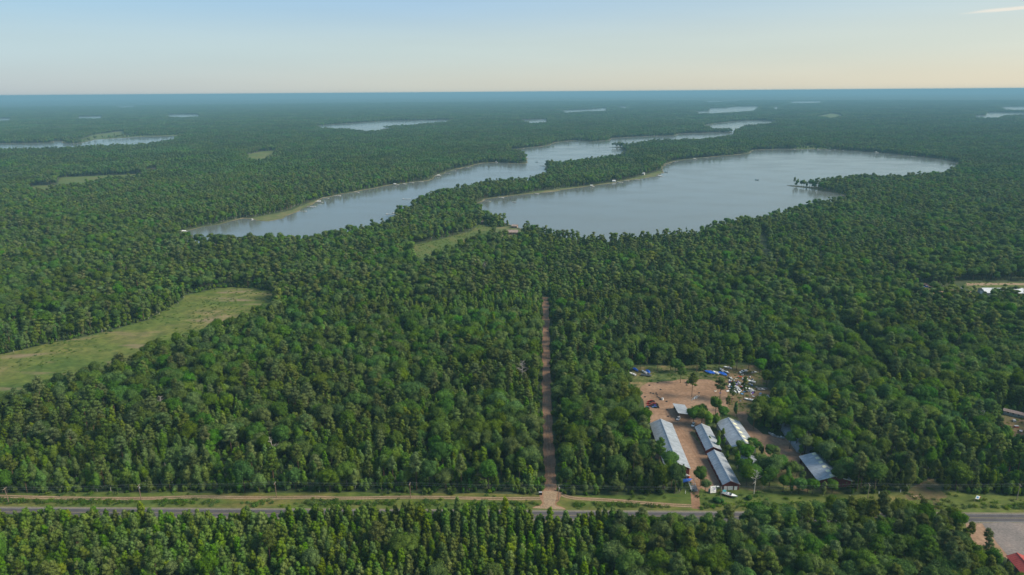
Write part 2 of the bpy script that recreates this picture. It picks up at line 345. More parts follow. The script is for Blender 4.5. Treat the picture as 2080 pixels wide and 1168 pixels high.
def np_mesh(name, verts, faces, mats, mi=None, tint=None, smooth=False):
    me = bpy.data.meshes.new(name); k = faces.shape[1]
    me.vertices.add(len(verts)); me.vertices.foreach_set('co', np.asarray(verts, np.float32).ravel())
    me.loops.add(faces.size); me.loops.foreach_set('vertex_index', faces.astype(np.int32).ravel())
    me.polygons.add(len(faces)); me.polygons.foreach_set('loop_start', np.arange(0, faces.size, k, dtype=np.int32))
    for m_ in mats: me.materials.append(m_)
    if mi is not None: me.polygons.foreach_set('material_index', np.asarray(mi, np.int32))
    me.polygons.foreach_set('use_smooth', np.full(len(faces), smooth))
    if tint is not None:
        at = me.attributes.new('tint', 'FLOAT', 'POINT'); at.data.foreach_set('value', np.asarray(tint, np.float32))
    me.update(calc_edges=True); me.validate(); return me
M_FARC = noise_mat('far_canopy', [(0.022, 0.036, 0.012), (0.032, 0.052, 0.016), (0.045, 0.066, 0.022)], scale=0.0022, detail=8, bscale=0.02)  # greens darkened to carry the self-shadow of crowns this sheet doesn't model
tag(link('far_forest', np_mesh('far_forest', fv, ff, [M_FARC])), kind='stuff')

# ------------------------------------------------------------------ outlines (photo pixel, third value = height of what hides the edge)
def outline(pts): return np.array([P(p[0], p[1], p[2] if len(p) > 2 else 0.0).to_tuple() for p in pts])[:, :2]
T = 16
LAKES = {
 'east': [(970,413),(985,405),(1040,398),(1110,391),(1180,381),(1240,373),(1290,365),(1335,358),(1346,352),(1345,343),(1349,334),(1372,327),(1440,319.5),(1500,314),(1522,312),(1530,305),(1580,303),(1697,304.5),(1785,310.5),(1860,318),(1920,325),(1945,330),(1950,335,6),
   (1910,349,T),(1870,350,T),(1800,352,T),(1740,353,T),(1690,357,T),(1663,364,T),(1645,374,6),(1620,376.5,1),(1598,376.5),(1608,379),(1640,382.5),(1665,387),(1690,391.5),(1712,397),(1716,401,8),
   (1670,404,T),(1620,411,T),(1590,420,T),(1500,438,T),(1440,449,T),(1400,460,T),(1300,466,T),(1250,472,T),(1200,470,T),(1130,459,T),(1060,444,T),(1020,431,T),(985,421,T)],
 'west': [(364,471.8),(415,460.5),(465,450.5),(495,443.5),(512,445),(522,448.5),(545,450),(575,444),(592,435),(606,430),(625,420),(642,411),(655,403),(680,398),(720,390.5),(760,383),(800,375),(850,369),(870,367),(885,357.5),(905,350),(945,340),(982,331),(1010,330),(1040,332.5),(1072,331.5),(1073,322),(1050,312),(1032,307),(1042,304),(1100,298),(1140,288),(1170,285),(1205,288),(1240,285),(1242,281),(1315,277),(1372,275.5),(1378,272),(1445,269.5),(1490,270),
   (1490,272,T),(1477,275,T),(1415,282,T),(1322,284,T),(1275,291,T),(1262,297.5,1),(1237,299),(1262,301),(1275,309,10),(1262,312,T),(1190,321,T),(1140,327,T),(1140,334,5),(1095,337),(1110,338.5),(1112,345,T),(1065,361,T),(1040,362,T),(995,362,T),(945,371,T),(895,381,T),(855,391,T),(838,400,T),(832,406,T),(806,416,T),(797,425,T),(795,437,T),(745,448,T),(700,456,T),(660,463,T),(632,472,T),(600,471,T),(530,472,T),(470,471,18),(400,471.5,17),(375,472.5,14)],
 'northeast_pond': [(1420,257.5),(1450,251),(1500,246),(1545,244.7),(1583,247),(1560,250,T),(1510,254,T),(1492,262,T),(1485,266.5,3),(1450,266.8),(1438,262)],
 'northwest': [(-90,293),(0,291.5),(60,291),(108,290),(110,287),(125,286),(126,291),(150,292),(170,290),(192,284),(250,280.5),(280,278.5),(350,276.5),(363,278),(350,281,T),(310,287,T),(270,291,T),(200,293,T),(130,297,T),(60,299,T),(0,301,T),(-90,306,T)],
 'north': [(645,255.5),(690,252),(730,249.3),(780,246),(830,245),(880,244),(922,243),(905,246,T),(875,248,T),(840,252,T),(812,253.5,T),(815,259,2),(775,261.5),(795,262.5),(792,264,8),(745,265,T),(735,263,T),(700,259.5,T),(650,257.5,T)],
 'a': [(1138,225),(1160,223.5),(1200,222.3),(1226,219.5),(1232,221),(1230,223.5,T),(1180,225,T),(1150,227,T)],
 'b': [(1050,245),(1070,243.2),(1108,242.2),(1112,245,T),(1080,247,T)],
 'c': [(225,214.5),(250,213.7),(272,213),(272,216,T),(245,217,T)],
 'd': [(340,233.2),(370,232.3),(402,232.5),(404,234.5,T),(370,236,T),(345,235.5,T)],
 'e': [(160,237),(205,236),(205,238,T),(160,239,T)],
 'f': [(-40,241),(22,240.5),(18,242.5,T),(-40,243.5,T)],
 'g': [(1430,204),(1460,202.8),(1500,202.8),(1500,204.5,T),(1440,206.5,T)],
 'h': [(1410,227),(1440,225.5),(1442,220),(1475,219),(1495,216.5),(1537,216),(1540,219),(1530,223,T),(1480,226.5,T),(1420,228,T)],
 'i': [(1605,206.5),(1640,205.4),(1668,205.4),(1665,207.5,T),(1610,208.3,T)],
 'k': [(1980,236),(2003,234.5),(2005,228.5),(2060,229),(2160,230.5),(2160,232,T),(2040,232.5,T),(2025,238,T),(1985,237.5,T)],
 'l': [(2030,217.5),(2070,216.5),(2160,217),(2160,222.5,T),(2045,222.5,T)],
 'm': [(2068,239.5),(2160,240),(2160,247,T),(2090,246,T)],
 'n': [(1568,218.5),(1580,217),(1578,220,T)],
 'o': [(1246,217),(1272,216.6),(1270,218.5,T)],
}
CLEAR = {   # name: (outline, material)
 'meadow': ([(-120,752),(0,720),(101,697),(173,684),(239,668),(300,651),(340,627),(375,600),(433,587),(476,583),(540,590),(566,597),(548,606,11),(502,630,12),(456,647,12),(404,664,12),(346,679,12),(288,701,12),(254,719,12),(161,750,12),(81,771,12),(0,791,12),(-120,830,12)], M_FIELD),
 'marsh': ([(840,498),(900,485),(955,470),(972,456),(1000,460),(994,466,10),(955,478,T),(905,492,T),(884,507,T),(843,521,T)], M_MARSH),
 'pasture': ([(498,322),(505,313),(530,308),(562,305.5),(556,316,8),(540,323,12),(512,328,12)], M_FIELD),
 'clearing': ([(117,371),(126,360.5),(220,356),(296,353),(285,358,12),(210,363,12),(182,373,12),(120,376,12)], M_MARSH),
 'wet_meadow': ([(58,383),(75,377),(118,376),(120,383,10),(70,388,10)], M_MARSH),
 'bare_clearing': ([(295,352),(300,344),(318,340),(318,352,8)], M_SAND),
 'lakeside_meadow': ([(128,287),(165,283),(192,273.5),(250,266),(254,274),(300,275.5),(366,273),(392,273.5),(372,277.5),(350,276),(280,278),(250,280),(190,283.6),(168,289),(127,290)], M_MARSH),
 'distant_pasture': ([(1648,239),(1690,230.5),(1704,232),(1714,239),(1690,241,10)], M_MARSH),
 'shore_meadow': ([(1620,299),(1642,296),(1685,297),(1692,302.5),(1620,302.5)], M_MARSH),
 'paddock': ([(1956,577.5),(1972,573),(2140,574),(2140,600,6),(2062,601,6),(1988,598,6)], M_VERGE),
 'paddock_track': ([(1962,574.5),(2140,576),(2140,579),(1962,580)], M_TRACK),
 'side_track': ([(1862,577),(1880,575),(1925,588),(1975,592),(1978,604,4),(1915,600,4),(1870,588,4)], M_SAND),
 'shore_lawn_west': ([(508,443.5),(560,434),(592,427),(620,415),(645,405.5),(655,402.5),(642,411),(606,430),(592,435),(575,443.5),(545,449.5),(522,448),(512,444.5)], M_LAWN),
 'shore_lawn_east': ([(1045,396),(1110,386.5),(1160,381),(1200,376.5),(1250,369.5),(1300,359),(1342,347),(1346,352),(1335,357.8),(1290,364.8),(1240,372.6),(1180,380.5),(1110,390.4),(1045,397.4)], M_LAWN),
 'village_lawn': ([(1004,463),(1030,460),(1056,463),(1064,473),(1050,481,6),(1012,478,8)], M_LAWN),
 'yard_grass': ([(1278,775),(1284,748),(1330,741),(1400,742),(1470,741),(1485,760),(1470,780),(1400,782),(1320,790),(1300,800)], M_YGRASS),
 'scrap_yard': ([(1450,778),(1474,743),(1540,742),(1560,765),(1568,798),(1556,822),(1528,840),(1500,850),(1460,830),(1448,800)], M_SCRUB),
 'yard': ([(1303,785),(1316,777),(1380,771),(1440,771),(1475,780),(1478,805),(1475,835),(1440,858),(1400,880),(1420,900),(1446,925),(1470,990),(1478,1000),(1440,1002),(1405,985),(1385,960),(1330,930),(1322,870),(1316,855),(1308,820)], M_SAND),
 'driveway': ([(1496,838),(1512,836),(1524,862),(1550,882),(1596,888),(1604,898),(1640,930),(1636,960),(1560,930),(1536,905),(1510,872)], M_SAND),
 'shed_ground': ([(1396,850),(1440,842),(1480,834),(1500,838),(1530,868),(1552,905),(1600,930),(1640,935),(1690,985),(1715,1003),(1480,1003),(1400,880)], M_YGRASS),
 'shed_lot': ([(1560,890),(1620,905),(1640,925),(1690,985),(1640,1000),(1590,985),(1570,940)], M_SCRUB),
 'garden': ([(2030,850),(2048,838),(2100,850),(2100,905),(2060,905),(2020,880)], M_SCRUB),
 'entrance': ([(1838,1008),(1850,992),(1896,974),(1912,986),(1925,1010),(1890,1016),(1845,1016)], M_SCRUB),
}
for k_, v_ in LAKES.items():
    if k_ not in ('east', 'west'): LAKES[k_] = [(p[0], p[1], 19 if k_ in ('northwest', 'north', 'northeast_pond') else (20 if k_ in 'klm' else 25)) if len(p) > 2 and p[2] == T else p for p in v_]
LK = {k: outline(v) for k, v in LAKES.items()}
CL = {k: outline(v[0]) for k, v in CLEAR.items()}

def inpoly(px, py, poly):
    x, y = poly[:, 0], poly[:, 1]; x2, y2 = np.roll(x, -1), np.roll(y, -1)
    ins = np.zeros(len(px), bool)
    bb = (px > x.min()) & (px < x.max()) & (py > y.min()) & (py < y.max())
    qx, qy = px[bb], py[bb]; r = np.zeros(len(qx), bool)
    for a, b_, c, d in zip(x, y, x2, y2):
        if b_ == d: continue
        r ^= ((b_ > qy) != (d > qy)) & (qx < (c-a)*(qy-b_)/(d-b_)+a)
    ins[bb] = r; return ins
def near(px, py, poly, dist, closed=True):
    """within dist of the outline"""
    k = np.zeros(len(px), bool)
    bb = (px > poly[:, 0].min()-dist) & (px < poly[:, 0].max()+dist) & (py > poly[:, 1].min()-dist) & (py < poly[:, 1].max()+dist)
    qx, qy = px[bb], py[bb]; r = np.zeros(len(qx), bool)
    n = len(poly)
    for i in range(n if closed else n-1):
        a, b_ = poly[i], poly[(i+1) % n]; d = b_-a; l2 = (d**2).sum() or 1
        t = np.clip(((qx-a[0])*d[0]+(qy-a[1])*d[1])/l2, 0, 1)
        r |= (qx-a[0]-t*d[0])**2 + (qy-a[1]-t*d[1])**2 < dist*dist
    k[bb] = r; return k

from mathutils.geometry import tessellate_polygon
def wiggle(poly, step, amp, seed):
    """break the straight sides of a traced outline into natural wavering ones"""
    r_ = np.random.default_rng(seed); o = []
    n = len(poly)
    for i in range(n):
        a, b_ = poly[i], poly[(i+1) % n]; L_ = np.hypot(*(b_-a)); k = int(min(30, max(1, round(L_/step))))
        nn = np.array([-(b_-a)[1], (b_-a)[0]])/max(L_, 1e-6)
        for j in range(k):
            off = 0 if j == 0 else r_.normal()*min(amp, L_/k*0.3)
            o.append(a+(b_-a)*j/k + nn*off)
    return np.array(o)
def sheet(name, poly, z, m_, parent=None, kind='structure'):
    vs = [(x, y, z+float(gz(math.hypot(x, y)))) for x, y in poly]
    tris = tessellate_polygon([[Vector((x, y, 0)) for x, y in poly]])
    mb = MB(); mb.v = vs; mb.m = [0]*len(tris)
    for t_ in tris:
        a, b_, c = [Vector(vs[i][:2]) for i in t_]
        mb.f.append(tuple(t_) if (b_-a).cross(c-a) > 0 else tuple(reversed(t_)))
    o = mb.build(name, m_, parent)
    if kind: o['kind'] = kind
    return o
def strip(name, pts, width, z, m_, widths=None):
    """a ribbon along a line of ground points"""
    pts = [Vector((p[0], p[1])) for p in pts]; mb = MB(); n = len(pts)
    for i, p in enumerate(pts):
        t_ = (pts[min(i+1, n-1)]-pts[max(i-1, 0)]).normalized(); nn = Vector((t_.y, -t_.x))
        h = (widths[i] if widths else width)/2
        for s_ in (1, -1):
            qv = p+nn*h*s_; mb.v.append((qv.x, qv.y, z+float(gz(qv.length))))
    for i in range(n-1): mb.f.append((2*i, 2*i+2, 2*i+3, 2*i+1)); mb.m.append(0)
    o = mb.build(name, m_); o['kind'] = 'structure'; return o

for i, (k, poly) in enumerate(LK.items()):
    pw = wiggle(poly, 28, 3.5, 100+i); LK[k] = pw
    sheet('lake_water', pw, 0.25, M_WATER)
    # sloping bank round the water
    area = 0.5*np.sum(pw[:, 0]*np.roll(pw[:, 1], -1)-np.roll(pw[:, 0], -1)*pw[:, 1]); sg = 1 if area > 0 else -1
    d = np.roll(pw, -1, 0)-np.roll(pw, 1, 0); d /= np.maximum(np.hypot(d[:, 0], d[:, 1])[:, None], 1e-6)
    nn = np.stack([d[:, 1], -d[:, 0]], 1)*sg
    mb = MB(); n_ = len(pw)
    ww = 2.0 + 2.2*vnoise(pw[:, 0], pw[:, 1], 60, 9)
    for off, z in ((-1.2, 0.1), (0.8*1, 0.42), (None, 0.75), (1.25, -0.3)):
        o_ = ww if off is None else (np.full(n_, off) if off != 1.25 else ww*1.35)
        qv = pw + nn*o_[:, None]
        mb.v += [(x, y, z+float(gz(math.hypot(x, y)))) for x, y in qv]
    for rI in range(3):
        for j in range(n_):
            a, b_ = rI*n_+j, rI*n_+(j+1) % n_
            mb.f.append((a, b_, b_+n_, a+n_)); mb.m.append(0)
    ob = mb.build('shore', M_SHORE); ob['kind'] = 'structure'
LAYER = {'shed_ground': 0.048, 'yard': 0.075, 'driveway': 0.070, 'scrap_yard': 0.065, 'yard_grass': 0.058, 'shed_lot': 0.052, 'paddock_track': 0.07, 'side_track': 0.066}
for i, (k, poly) in enumerate(CL.items()):
    big = np.ptp(poly[:, 0]) > 150
    pw = wiggle(poly, 16 if big else 6, 2.5 if big else 0.9, 200+i); CL[k] = pw
    sheet(k, pw, LAYER.get(k, 0.06), CLEAR[k][1])

# ------------------------------------------------------------------ road, tracks, verge
RA, RB = P(180, 1041), P(2030, 1052.5)
rdir = (RB-RA).to_2d().normalized()
def road_y(x): return RA.y + (x-RA.x)*rdir.y/rdir.x
def road_line(x0, x1, off, n=2): return [(x, road_y(x)+off) for x in np.linspace(x0, x1, n)]
north = [P(x, y).to_tuple()[:2] for x, y in ((-150,1003),(0,1003),(280,1000),(560,1000),(830,1001),(1100,1003),(1150,1005),(1260,1006),(1380,1003),(1390,985),(1420,975),(1480,990),(1540,1000),(1620,1004),(1700,1003),(1800,1000),(1960,1000),(2080,1008),(2250,1010))]
def south_y(x):
    xs = [-500, -150, -112, -85, 5, 10, 29, 35, 45, 60, 92, 106, 125, 205, 208, 240, 245, 500]
    of = [11.5, 10.8, 9.8, 6.6, 6.6, 12.5, 12.5, 6.8, 7.4, 9.5, 12.0, 9.5, 6.0, 6.0, 9, 60, 60, 60]
    return road_y(x) - np.interp(x, xs, of)
vp = np.array(north + [(x, road_y(x)-4.5) for x in np.linspace(330, -330, 12)])
VERGE = wiggle(vp, 8, 0.8, 5); sheet('verge', VERGE, 0.056, M_VERGE)
EXTRA_S = np.array([(x, float(south_y(x))) for x in np.linspace(-330, 330, 60)] + [(x, road_y(x)-1) for x in np.linspace(330, -330, 8)])
sheet('south_verge', EXTRA_S, 0.052, M_VERGE)
strip('road_shoulder', road_line(-420, 420, 0, 9), 9.0, 0.080, M_SHLD)
strip('road', road_line(-420, 420, 0, 9), 6.6, 0.086, M_ASPH)
strip('road_edge_line', road_line(-420, 420, 3.0, 9), 0.16, 0.092, M_LINE)
strip('road_edge_line', road_line(-420, 420, -3.0, 9), 0.16, 0.092, M_LINE)
strip('road_centre_line', road_line(-420, 420, 0.15, 9), 0.13, 0.092, M_YLINE)
strip('road_centre_line', road_line(-420, 420, -0.15, 9), 0.13, 0.092, M_YLINE)
def pline(px): return [P(x, y).to_tuple()[:2] for x, y in px]
def smooth_line(pts, k=6):
    pts = [np.array(p) for p in pts]; o = []
    for i in range(len(pts)-1):
        p0, p1, p2, p3 = pts[max(i-1, 0)], pts[i], pts[i+1], pts[min(i+2, len(pts)-1)]
        for j in range(k):
            t = j/k; o.append(0.5*((2*p1)+(-p0+p2)*t+(2*p0-5*p1+4*p2-p3)*t*t+(-p0+3*p1-3*p2+p3)*t**3))
    o.append(pts[-1]); return o
track_w = smooth_line(pline([(-60,1006),(29,1009),(150,1012),(290,1012.5),(400,1009.5),(550,1011.5),(632,1010),(700,1012),(850,1010),(1000,1013),(1080,1012.5),(1120,1013)]))
track_e = smooth_line(pline([(1128,995),(1140,1004),(1156,1010),(1180,1013),(1220,1015),(1260,1017.5),(1300,1021),(1340,1024),(1385,1027),(1420,1028)]))
def ruts(line, name):
    strip(name, line, 3.0, 0.072, M_SCRUB)
    for s_ in (-1, 1):
        o = []
        for i, p in enumerate(line):
            t_ = np.array(line[min(i+1, len(line)-1)])-np.array(line[max(i-1, 0)]); t_ = t_/np.hypot(*t_)
            o.append(p+np.array([t_[1], -t_[0]])*s_*0.8)
        strip('wheel_rut', o, 0.75, 0.078, M_TRACK)
ruts(track_w, 'dirt_track'); ruts(track_e, 'dirt_track')
lane_px = [(1108,604),(1109,650),(1109,700),(1110,760),(1111,820),(1113,880),(1116,930),(1118,970),(1118,995),(1117,1012),(1115.5,1024),(1115,1034)]
lane = smooth_line(pline(lane_px), 12)
ly = np.array([p[1] for p in lane]); jy = P(1115, 1034).y
lane_w = list(6.2 + 0.6*np.sin(ly*0.13) + 0.5*np.sin(ly*0.41) + 0.4*np.sin(ly*1.1) + 4.5*np.exp(-((ly-P(1118, 1008).y)/9)**2) + 9*np.exp(-((ly-jy)/2.6)**2) - 1.8*np.exp(-((ly-P(1115, 1022).y)/4)**2))
strip('dirt_lane', lane, 0, 0.097, M_LANE, lane_w)
for s_ in (-1, 1): strip('wheel_rut', [np.array(p)+np.array([s_*0.95+0.15*math.sin(p[1]*0.2), 0]) for p in lane], 0.7, 0.103, M_RUT)
jl = smooth_line(pline([(1117.8,998),(1117.3,1006),(1116.5,1014),(1115.8,1022),(1115.3,1028),(1115,1034)]), 5)
strip('lane_junction', jl, 0, 0.108, M_TRACK, list(4.2+np.linspace(3.4, 0, len(jl))+11*np.exp(-((np.array([p[1] for p in jl])-jy)/2.2)**2)))
lot = outline([(1962,1050),(1990,1060.5),(2080,1060),(2200,1060),(2200,1180),(2060,1150),(2042,1132),(2015,1134),(1985,1110),(1962,1080)])
sheet('gravel_verge', wiggle(lot, 4, 0.5, 71), 0.062, M_SAND)
lot2 = outline([(1994,1062),(2080,1061.5),(2200,1062),(2200,1180),(2070,1150),(2046,1128),(2020,1095)])
LOT = lot; sheet('parking_lot', wiggle(lot2, 4, 0.35, 72), 0.083, M_LOT)
drive_e = smooth_line(pline([(1414,1034),(1413,1022),(1412,1010),(1412,996),(1425,975),(1440,960)]))
strip('driveway_track', drive_e, 4.2, 0.082, M_LANE)
drive_s = smooth_line(pline([(1905,1035),(1900,1012),(1893,990),(1890,972)]))
strip('driveway_track', drive_s, 3.2, 0.082, M_SCRUB)
yard_loop = smooth_line(pline([(1480,798),(1450,796),(1410,798),(1380,808),(1362,820),(1356,840),(1375,865),(1400,900),(1432,950)]))
for s_ in (-1, 1):
    o = []
    for i, p in enumerate(yard_loop):
        t_ = np.array(yard_loop[min(i+1, len(yard_loop)-1)])-np.array(yard_loop[max(i-1, 0)]); t_ = t_/np.hypot(*t_)
        o.append(p+np.array([t_[1], -t_[0]])*s_*0.9)
    strip('wheel_rut', o, 0.8, 0.089, M_LANE)
gap_paths = [pline([(1600,446),(1640,462),(1700,492),(1760,525),(1815,552),(1880,580)]), pline([(1552,478),(1548,505),(1560,535),(1640,612),(1700,660),(1760,722),(1800,775)]), pline([(1640,600),(1720,640)])]

# ------------------------------------------------------------------ trees: meshes
PHI = (1+5**0.5)/2
ICO_V = np.array([(-1,PHI,0),(1,PHI,0),(-1,-PHI,0),(1,-PHI,0),(0,-1,PHI),(0,1,PHI),(0,-1,-PHI),(0,1,-PHI),(PHI,0,-1),(PHI,0,1),(-PHI,0,-1),(-PHI,0,1)], float)
ICO_V /= np.linalg.norm(ICO_V[0])
ICO_F = np.array([(0,11,5),(0,5,1),(0,1,7),(0,7,10),(0,10,11),(1,5,9),(5,11,4),(11,10,2),(10,7,6),(7,1,8),(3,9,4),(3,4,2),(3,2,6),(3,6,8),(3,8,9),(4,9,5),(2,4,11),(6,2,10),(8,6,7),(9,8,1)])
def ico_sub():
    v = [tuple(x) for x in ICO_V]; f = []; cache = {}
    def mid(a, b_):
        k = (min(a, b_), max(a, b_))
        if k not in cache:
            p = np.array(v[a])+np.array(v[b_]); v.append(tuple(p/np.linalg.norm(p))); cache[k] = len(v)-1
        return cache[k]
    for a, b_, c in ICO_F:
        ab, bc, ca = mid(a, b_), mid(b_, c), mid(c, a); f += [(a,ab,ca),(b_,bc,ab),(c,ca,bc),(ab,bc,ca)]
    return np.array(v), np.array(f)
ICO2_V, ICO2_F = ico_sub()
def lobes_for(kind, r, simple):
    """(centres, radii) of the leaf masses of one crown; heights in metres above the root"""
    c = []; s = []
    if kind == 'oak':
        H = r.uniform(13.0, 16.5); W_ = r.uniform(4.4, 5.8); zc = H-W_*0.85
        c.append((0, 0, zc)); s.append((W_*0.72, W_*0.72, W_*0.85))
        for k in range(3 if simple else r.integers(10, 15)):
            a = r.uniform(0, 2*PI); e = r.uniform(-0.75, 0.95); d = W_*r.uniform(0.5, 0.72)
            c.append((d*math.cos(a)*math.cos(e), d*math.sin(a)*math.cos(e), zc+d*math.sin(e)*0.95))
            q_ = W_*r.uniform(0.28, 0.46); s.append((q_, q_, q_*r.uniform(0.75, 1.0)))
    elif kind == 'birch':
        H = r.uniform(12, 15); W_ = r.uniform(2.5, 3.3); z0 = H*0.2
        n_ = 3 if simple else 8
        for k in range(n_):
            t = (k+0.5)/n_; a = r.uniform(0, 2*PI); pr = math.sin(PI*(0.12+0.83*t))**0.7; d = W_*pr*r.uniform(0.15, 0.45)
            c.append((d*math.cos(a), d*math.sin(a), z0+(H-z0)*t*0.93)); q_ = W_*pr*r.uniform(0.55, 0.75)
            s.append((q_, q_, q_*r.uniform(1.0, 1.35)))
    elif kind == 'pine':
        H = r.uniform(15, 18.5); W_ = r.uniform(3.3, 4.4); z0 = H*r.uniform(0.42, 0.52)
        n_ = 5 if simple else 19
        for k in range(n_):
            t = (k+0.4)/n_; a = k*2.4+r.uniform(-0.5, 0.5); pr = (1-t)**0.55*(0.55+0.45*min(1, t*3)); d = W_*pr*r.uniform(0.45, 0.95)
            c.append((d*math.cos(a), d*math.sin(a), z0+(H-z0)*t*0.97+r.uniform(-0.3, 0.3))); q_ = W_*r.uniform(0.26, 0.40)*(1.0 if not simple else 1.6)
            s.append((q_, q_, q_*r.uniform(0.55, 0.8)))
    elif kind == 'young':
        H = r.uniform(9.0, 12.5); W_ = r.uniform(2.5, 3.4); z0 = H*0.12
        n_ = 5 if simple else 24
        for k in range(n_):
            t = (k+0.3)/n_; a = k*2.4+r.uniform(-0.4, 0.4); pr = (1-t**3.2*0.62)*(0.8+0.2*min(1, t*4)); d = W_*pr*r.uniform(0.30, 0.66)*(1-0.35*t)
            c.append((d*math.cos(a), d*math.sin(a), z0+(H-z0)*t)); q_ = W_*(0.13+0.26*pr)*(1.0 if not simple else 1.6)
            s.append((q_, q_, q_*r.uniform(0.8, 1.3)))
        c.append((0, 0, H-0.8)); s.append((W_*0.3, W_*0.3, 0.9))
    else:
        H = r.uniform(11.5, 15); W_ = r.uniform(2.6, 3.4); z0 = H*0.1
        n_ = 5 if simple else 20
        for k in range(n_):
            t = (k+0.3)/n_; a = k*2.4+r.uniform(-0.4, 0.4); pr = (1-t)**0.85+0.06; d = W_*pr*r.uniform(0.4, 0.6)
            c.append((d*math.cos(a), d*math.sin(a), z0+(H-z0)*t)); q_ = W_*(0.10+0.42*pr)*(1.0 if not simple else 1.4)
            s.append((q_, q_, q_*r.uniform(0.9, 1.2)))
        c.append((0, 0, H-0.6)); s.append((0.25, 0.25, 1.1))
    return np.array(c), np.array(s), H
def crown_arrays(kind, r, n_leaf, leaf, simple=False):
    c, s, H = lobes_for(kind, r, simple)
    V, Q, TT = [], [], []; off = 0
    iv, fi = (ICO_V, ICO_F) if (simple or kind in ('pine', 'young', 'spruce')) else (ICO2_V, ICO2_F)
    lt = r.uniform(0.82, 1.18, len(c))
    for k in range(len(c)):       # inner leaf masses
        pv = iv*s[k]*(0.80 if not simple else 0.95)*(1+r.uniform(-0.16, 0.16, (len(iv), 1))) + c[k]
        V.append(pv); Q.append(np.concatenate([fi, fi[:, 2:3]], 1)+off); TT.append(lt[k]*r.uniform(0.8, 1.1, len(iv))); off += len(iv)
    wgt = (s[:, 0]*s[:, 2]); wgt = wgt/wgt.sum()
    idx = r.choice(len(c), n_leaf, p=wgt)
    u = r.normal(size=(n_leaf, 3)); u[:, 2] = u[:, 2]*0.9+0.35; u /= np.linalg.norm(u, axis=1)[:, None]
    p = c[idx]+u*s[idx]*r.uniform(0.78, 1.12, (n_leaf, 1))
    dn = r.normal(size=(n_leaf, 3))*0.42+u; dn /= np.linalg.norm(dn, axis=1)[:, None]
    ref = r.normal(size=(n_leaf, 3)); e1 = np.cross(dn, ref); e1 /= np.linalg.norm(e1, axis=1)[:, None]; e2 = np.cross(dn, e1)
    sz = leaf*r.uniform(0.55, 1.3, (n_leaf, 1))
    qv = np.stack([p-e1*sz*0.5, p-e2*sz*0.34+dn*sz*0.08, p+e1*sz*0.55, p+e2*sz*0.34+dn*sz*0.08], 1).reshape(-1, 3)
    V.append(qv); Q.append(np.arange(n_leaf*4).reshape(-1, 4)+off)
    TT.append(np.repeat(lt[idx]*r.uniform(*((0.88, 1.12) if simple else (0.62, 1.42)), n_leaf), 4))
    return np.concatenate(V), np.concatenate(Q), np.concatenate(TT), H, c, s
BARKS = {'oak': M_BARK, 'birch': M_WBARK, 'pine': M_PBARK, 'young': M_PBARK, 'spruce': M_BARK}
LEAVES = {'oak': M_OAK, 'birch': M_BIRCH, 'pine': M_PINE, 'young': M_YPINE, 'spruce': M_SPRUCE}
def fix_tris(me_faces):
    return me_faces
def quads_mesh(name, V, Q, tint, mats, mi=None):
    """Q holds quads, triangles repeat their last index"""
    tri = Q[:, 2] == Q[:, 3]
    sizes = np.where(tri, 3, 4); st = np.concatenate([[0], np.cumsum(sizes)[:-1]])
    keep = np.ones(Q.shape, bool); keep[tri, 3] = False
    me = bpy.data.meshes.new(name)
    me.vertices.add(len(V)); me.vertices.foreach_set('co', V.astype(np.float32).ravel())
    li = Q[keep].astype(np.int32)
    me.loops.add(len(li)); me.loops.foreach_set('vertex_index', li)
    me.polygons.add(len(Q)); me.polygons.foreach_set('loop_start', st.astype(np.int32))
    for m_ in mats: me.materials.append(m_)
    if mi is not None: me.polygons.foreach_set('material_index', mi.astype(np.int32))
    at = me.attributes.new('tint', 'FLOAT', 'POINT'); at.data.foreach_set('value', tint.astype(np.float32))
    me.update(calc_edges=True); return me
def trunk_mb(kind, H, c, s, r, simple):
    mb = MB(); rad = {'oak': 0.26, 'birch': 0.15, 'pine': 0.2, 'young': 0.12, 'spruce': 0.15}[kind]
    top = H*{'oak': 0.72, 'birch': 0.9, 'pine': 0.95, 'young': 0.95, 'spruce': 0.95}[kind]
    lean = r.uniform(-0.25, 0.25, 2)
    mb.cyl((0, 0, -0.3), (lean[0]*0.5, lean[1]*0.5, top*0.5), rad*1.15, rad*0.75, 4 if simple else 6, cap=False)
    mb.cyl((lean[0]*0.5, lean[1]*0.5, top*0.5), (lean[0], lean[1], top), rad*0.75, rad*0.2, 4 if simple else 6, cap=False)
    if not simple and kind in ('oak', 'birch', 'pine'):
        for k in r.choice(len(c), min(6, len(c)), replace=False):
            z0 = max(H*0.35, c[k][2]*0.72)
            mb.cyl((lean[0]*0.6, lean[1]*0.6, z0), tuple(c[k]), rad*0.42, rad*0.12, 4, cap=False)
    return mb
PROTO = bpy.data.collections.new('tree_forms')     # never linked to the scene: only sources for the instanced far woods
forms = {}
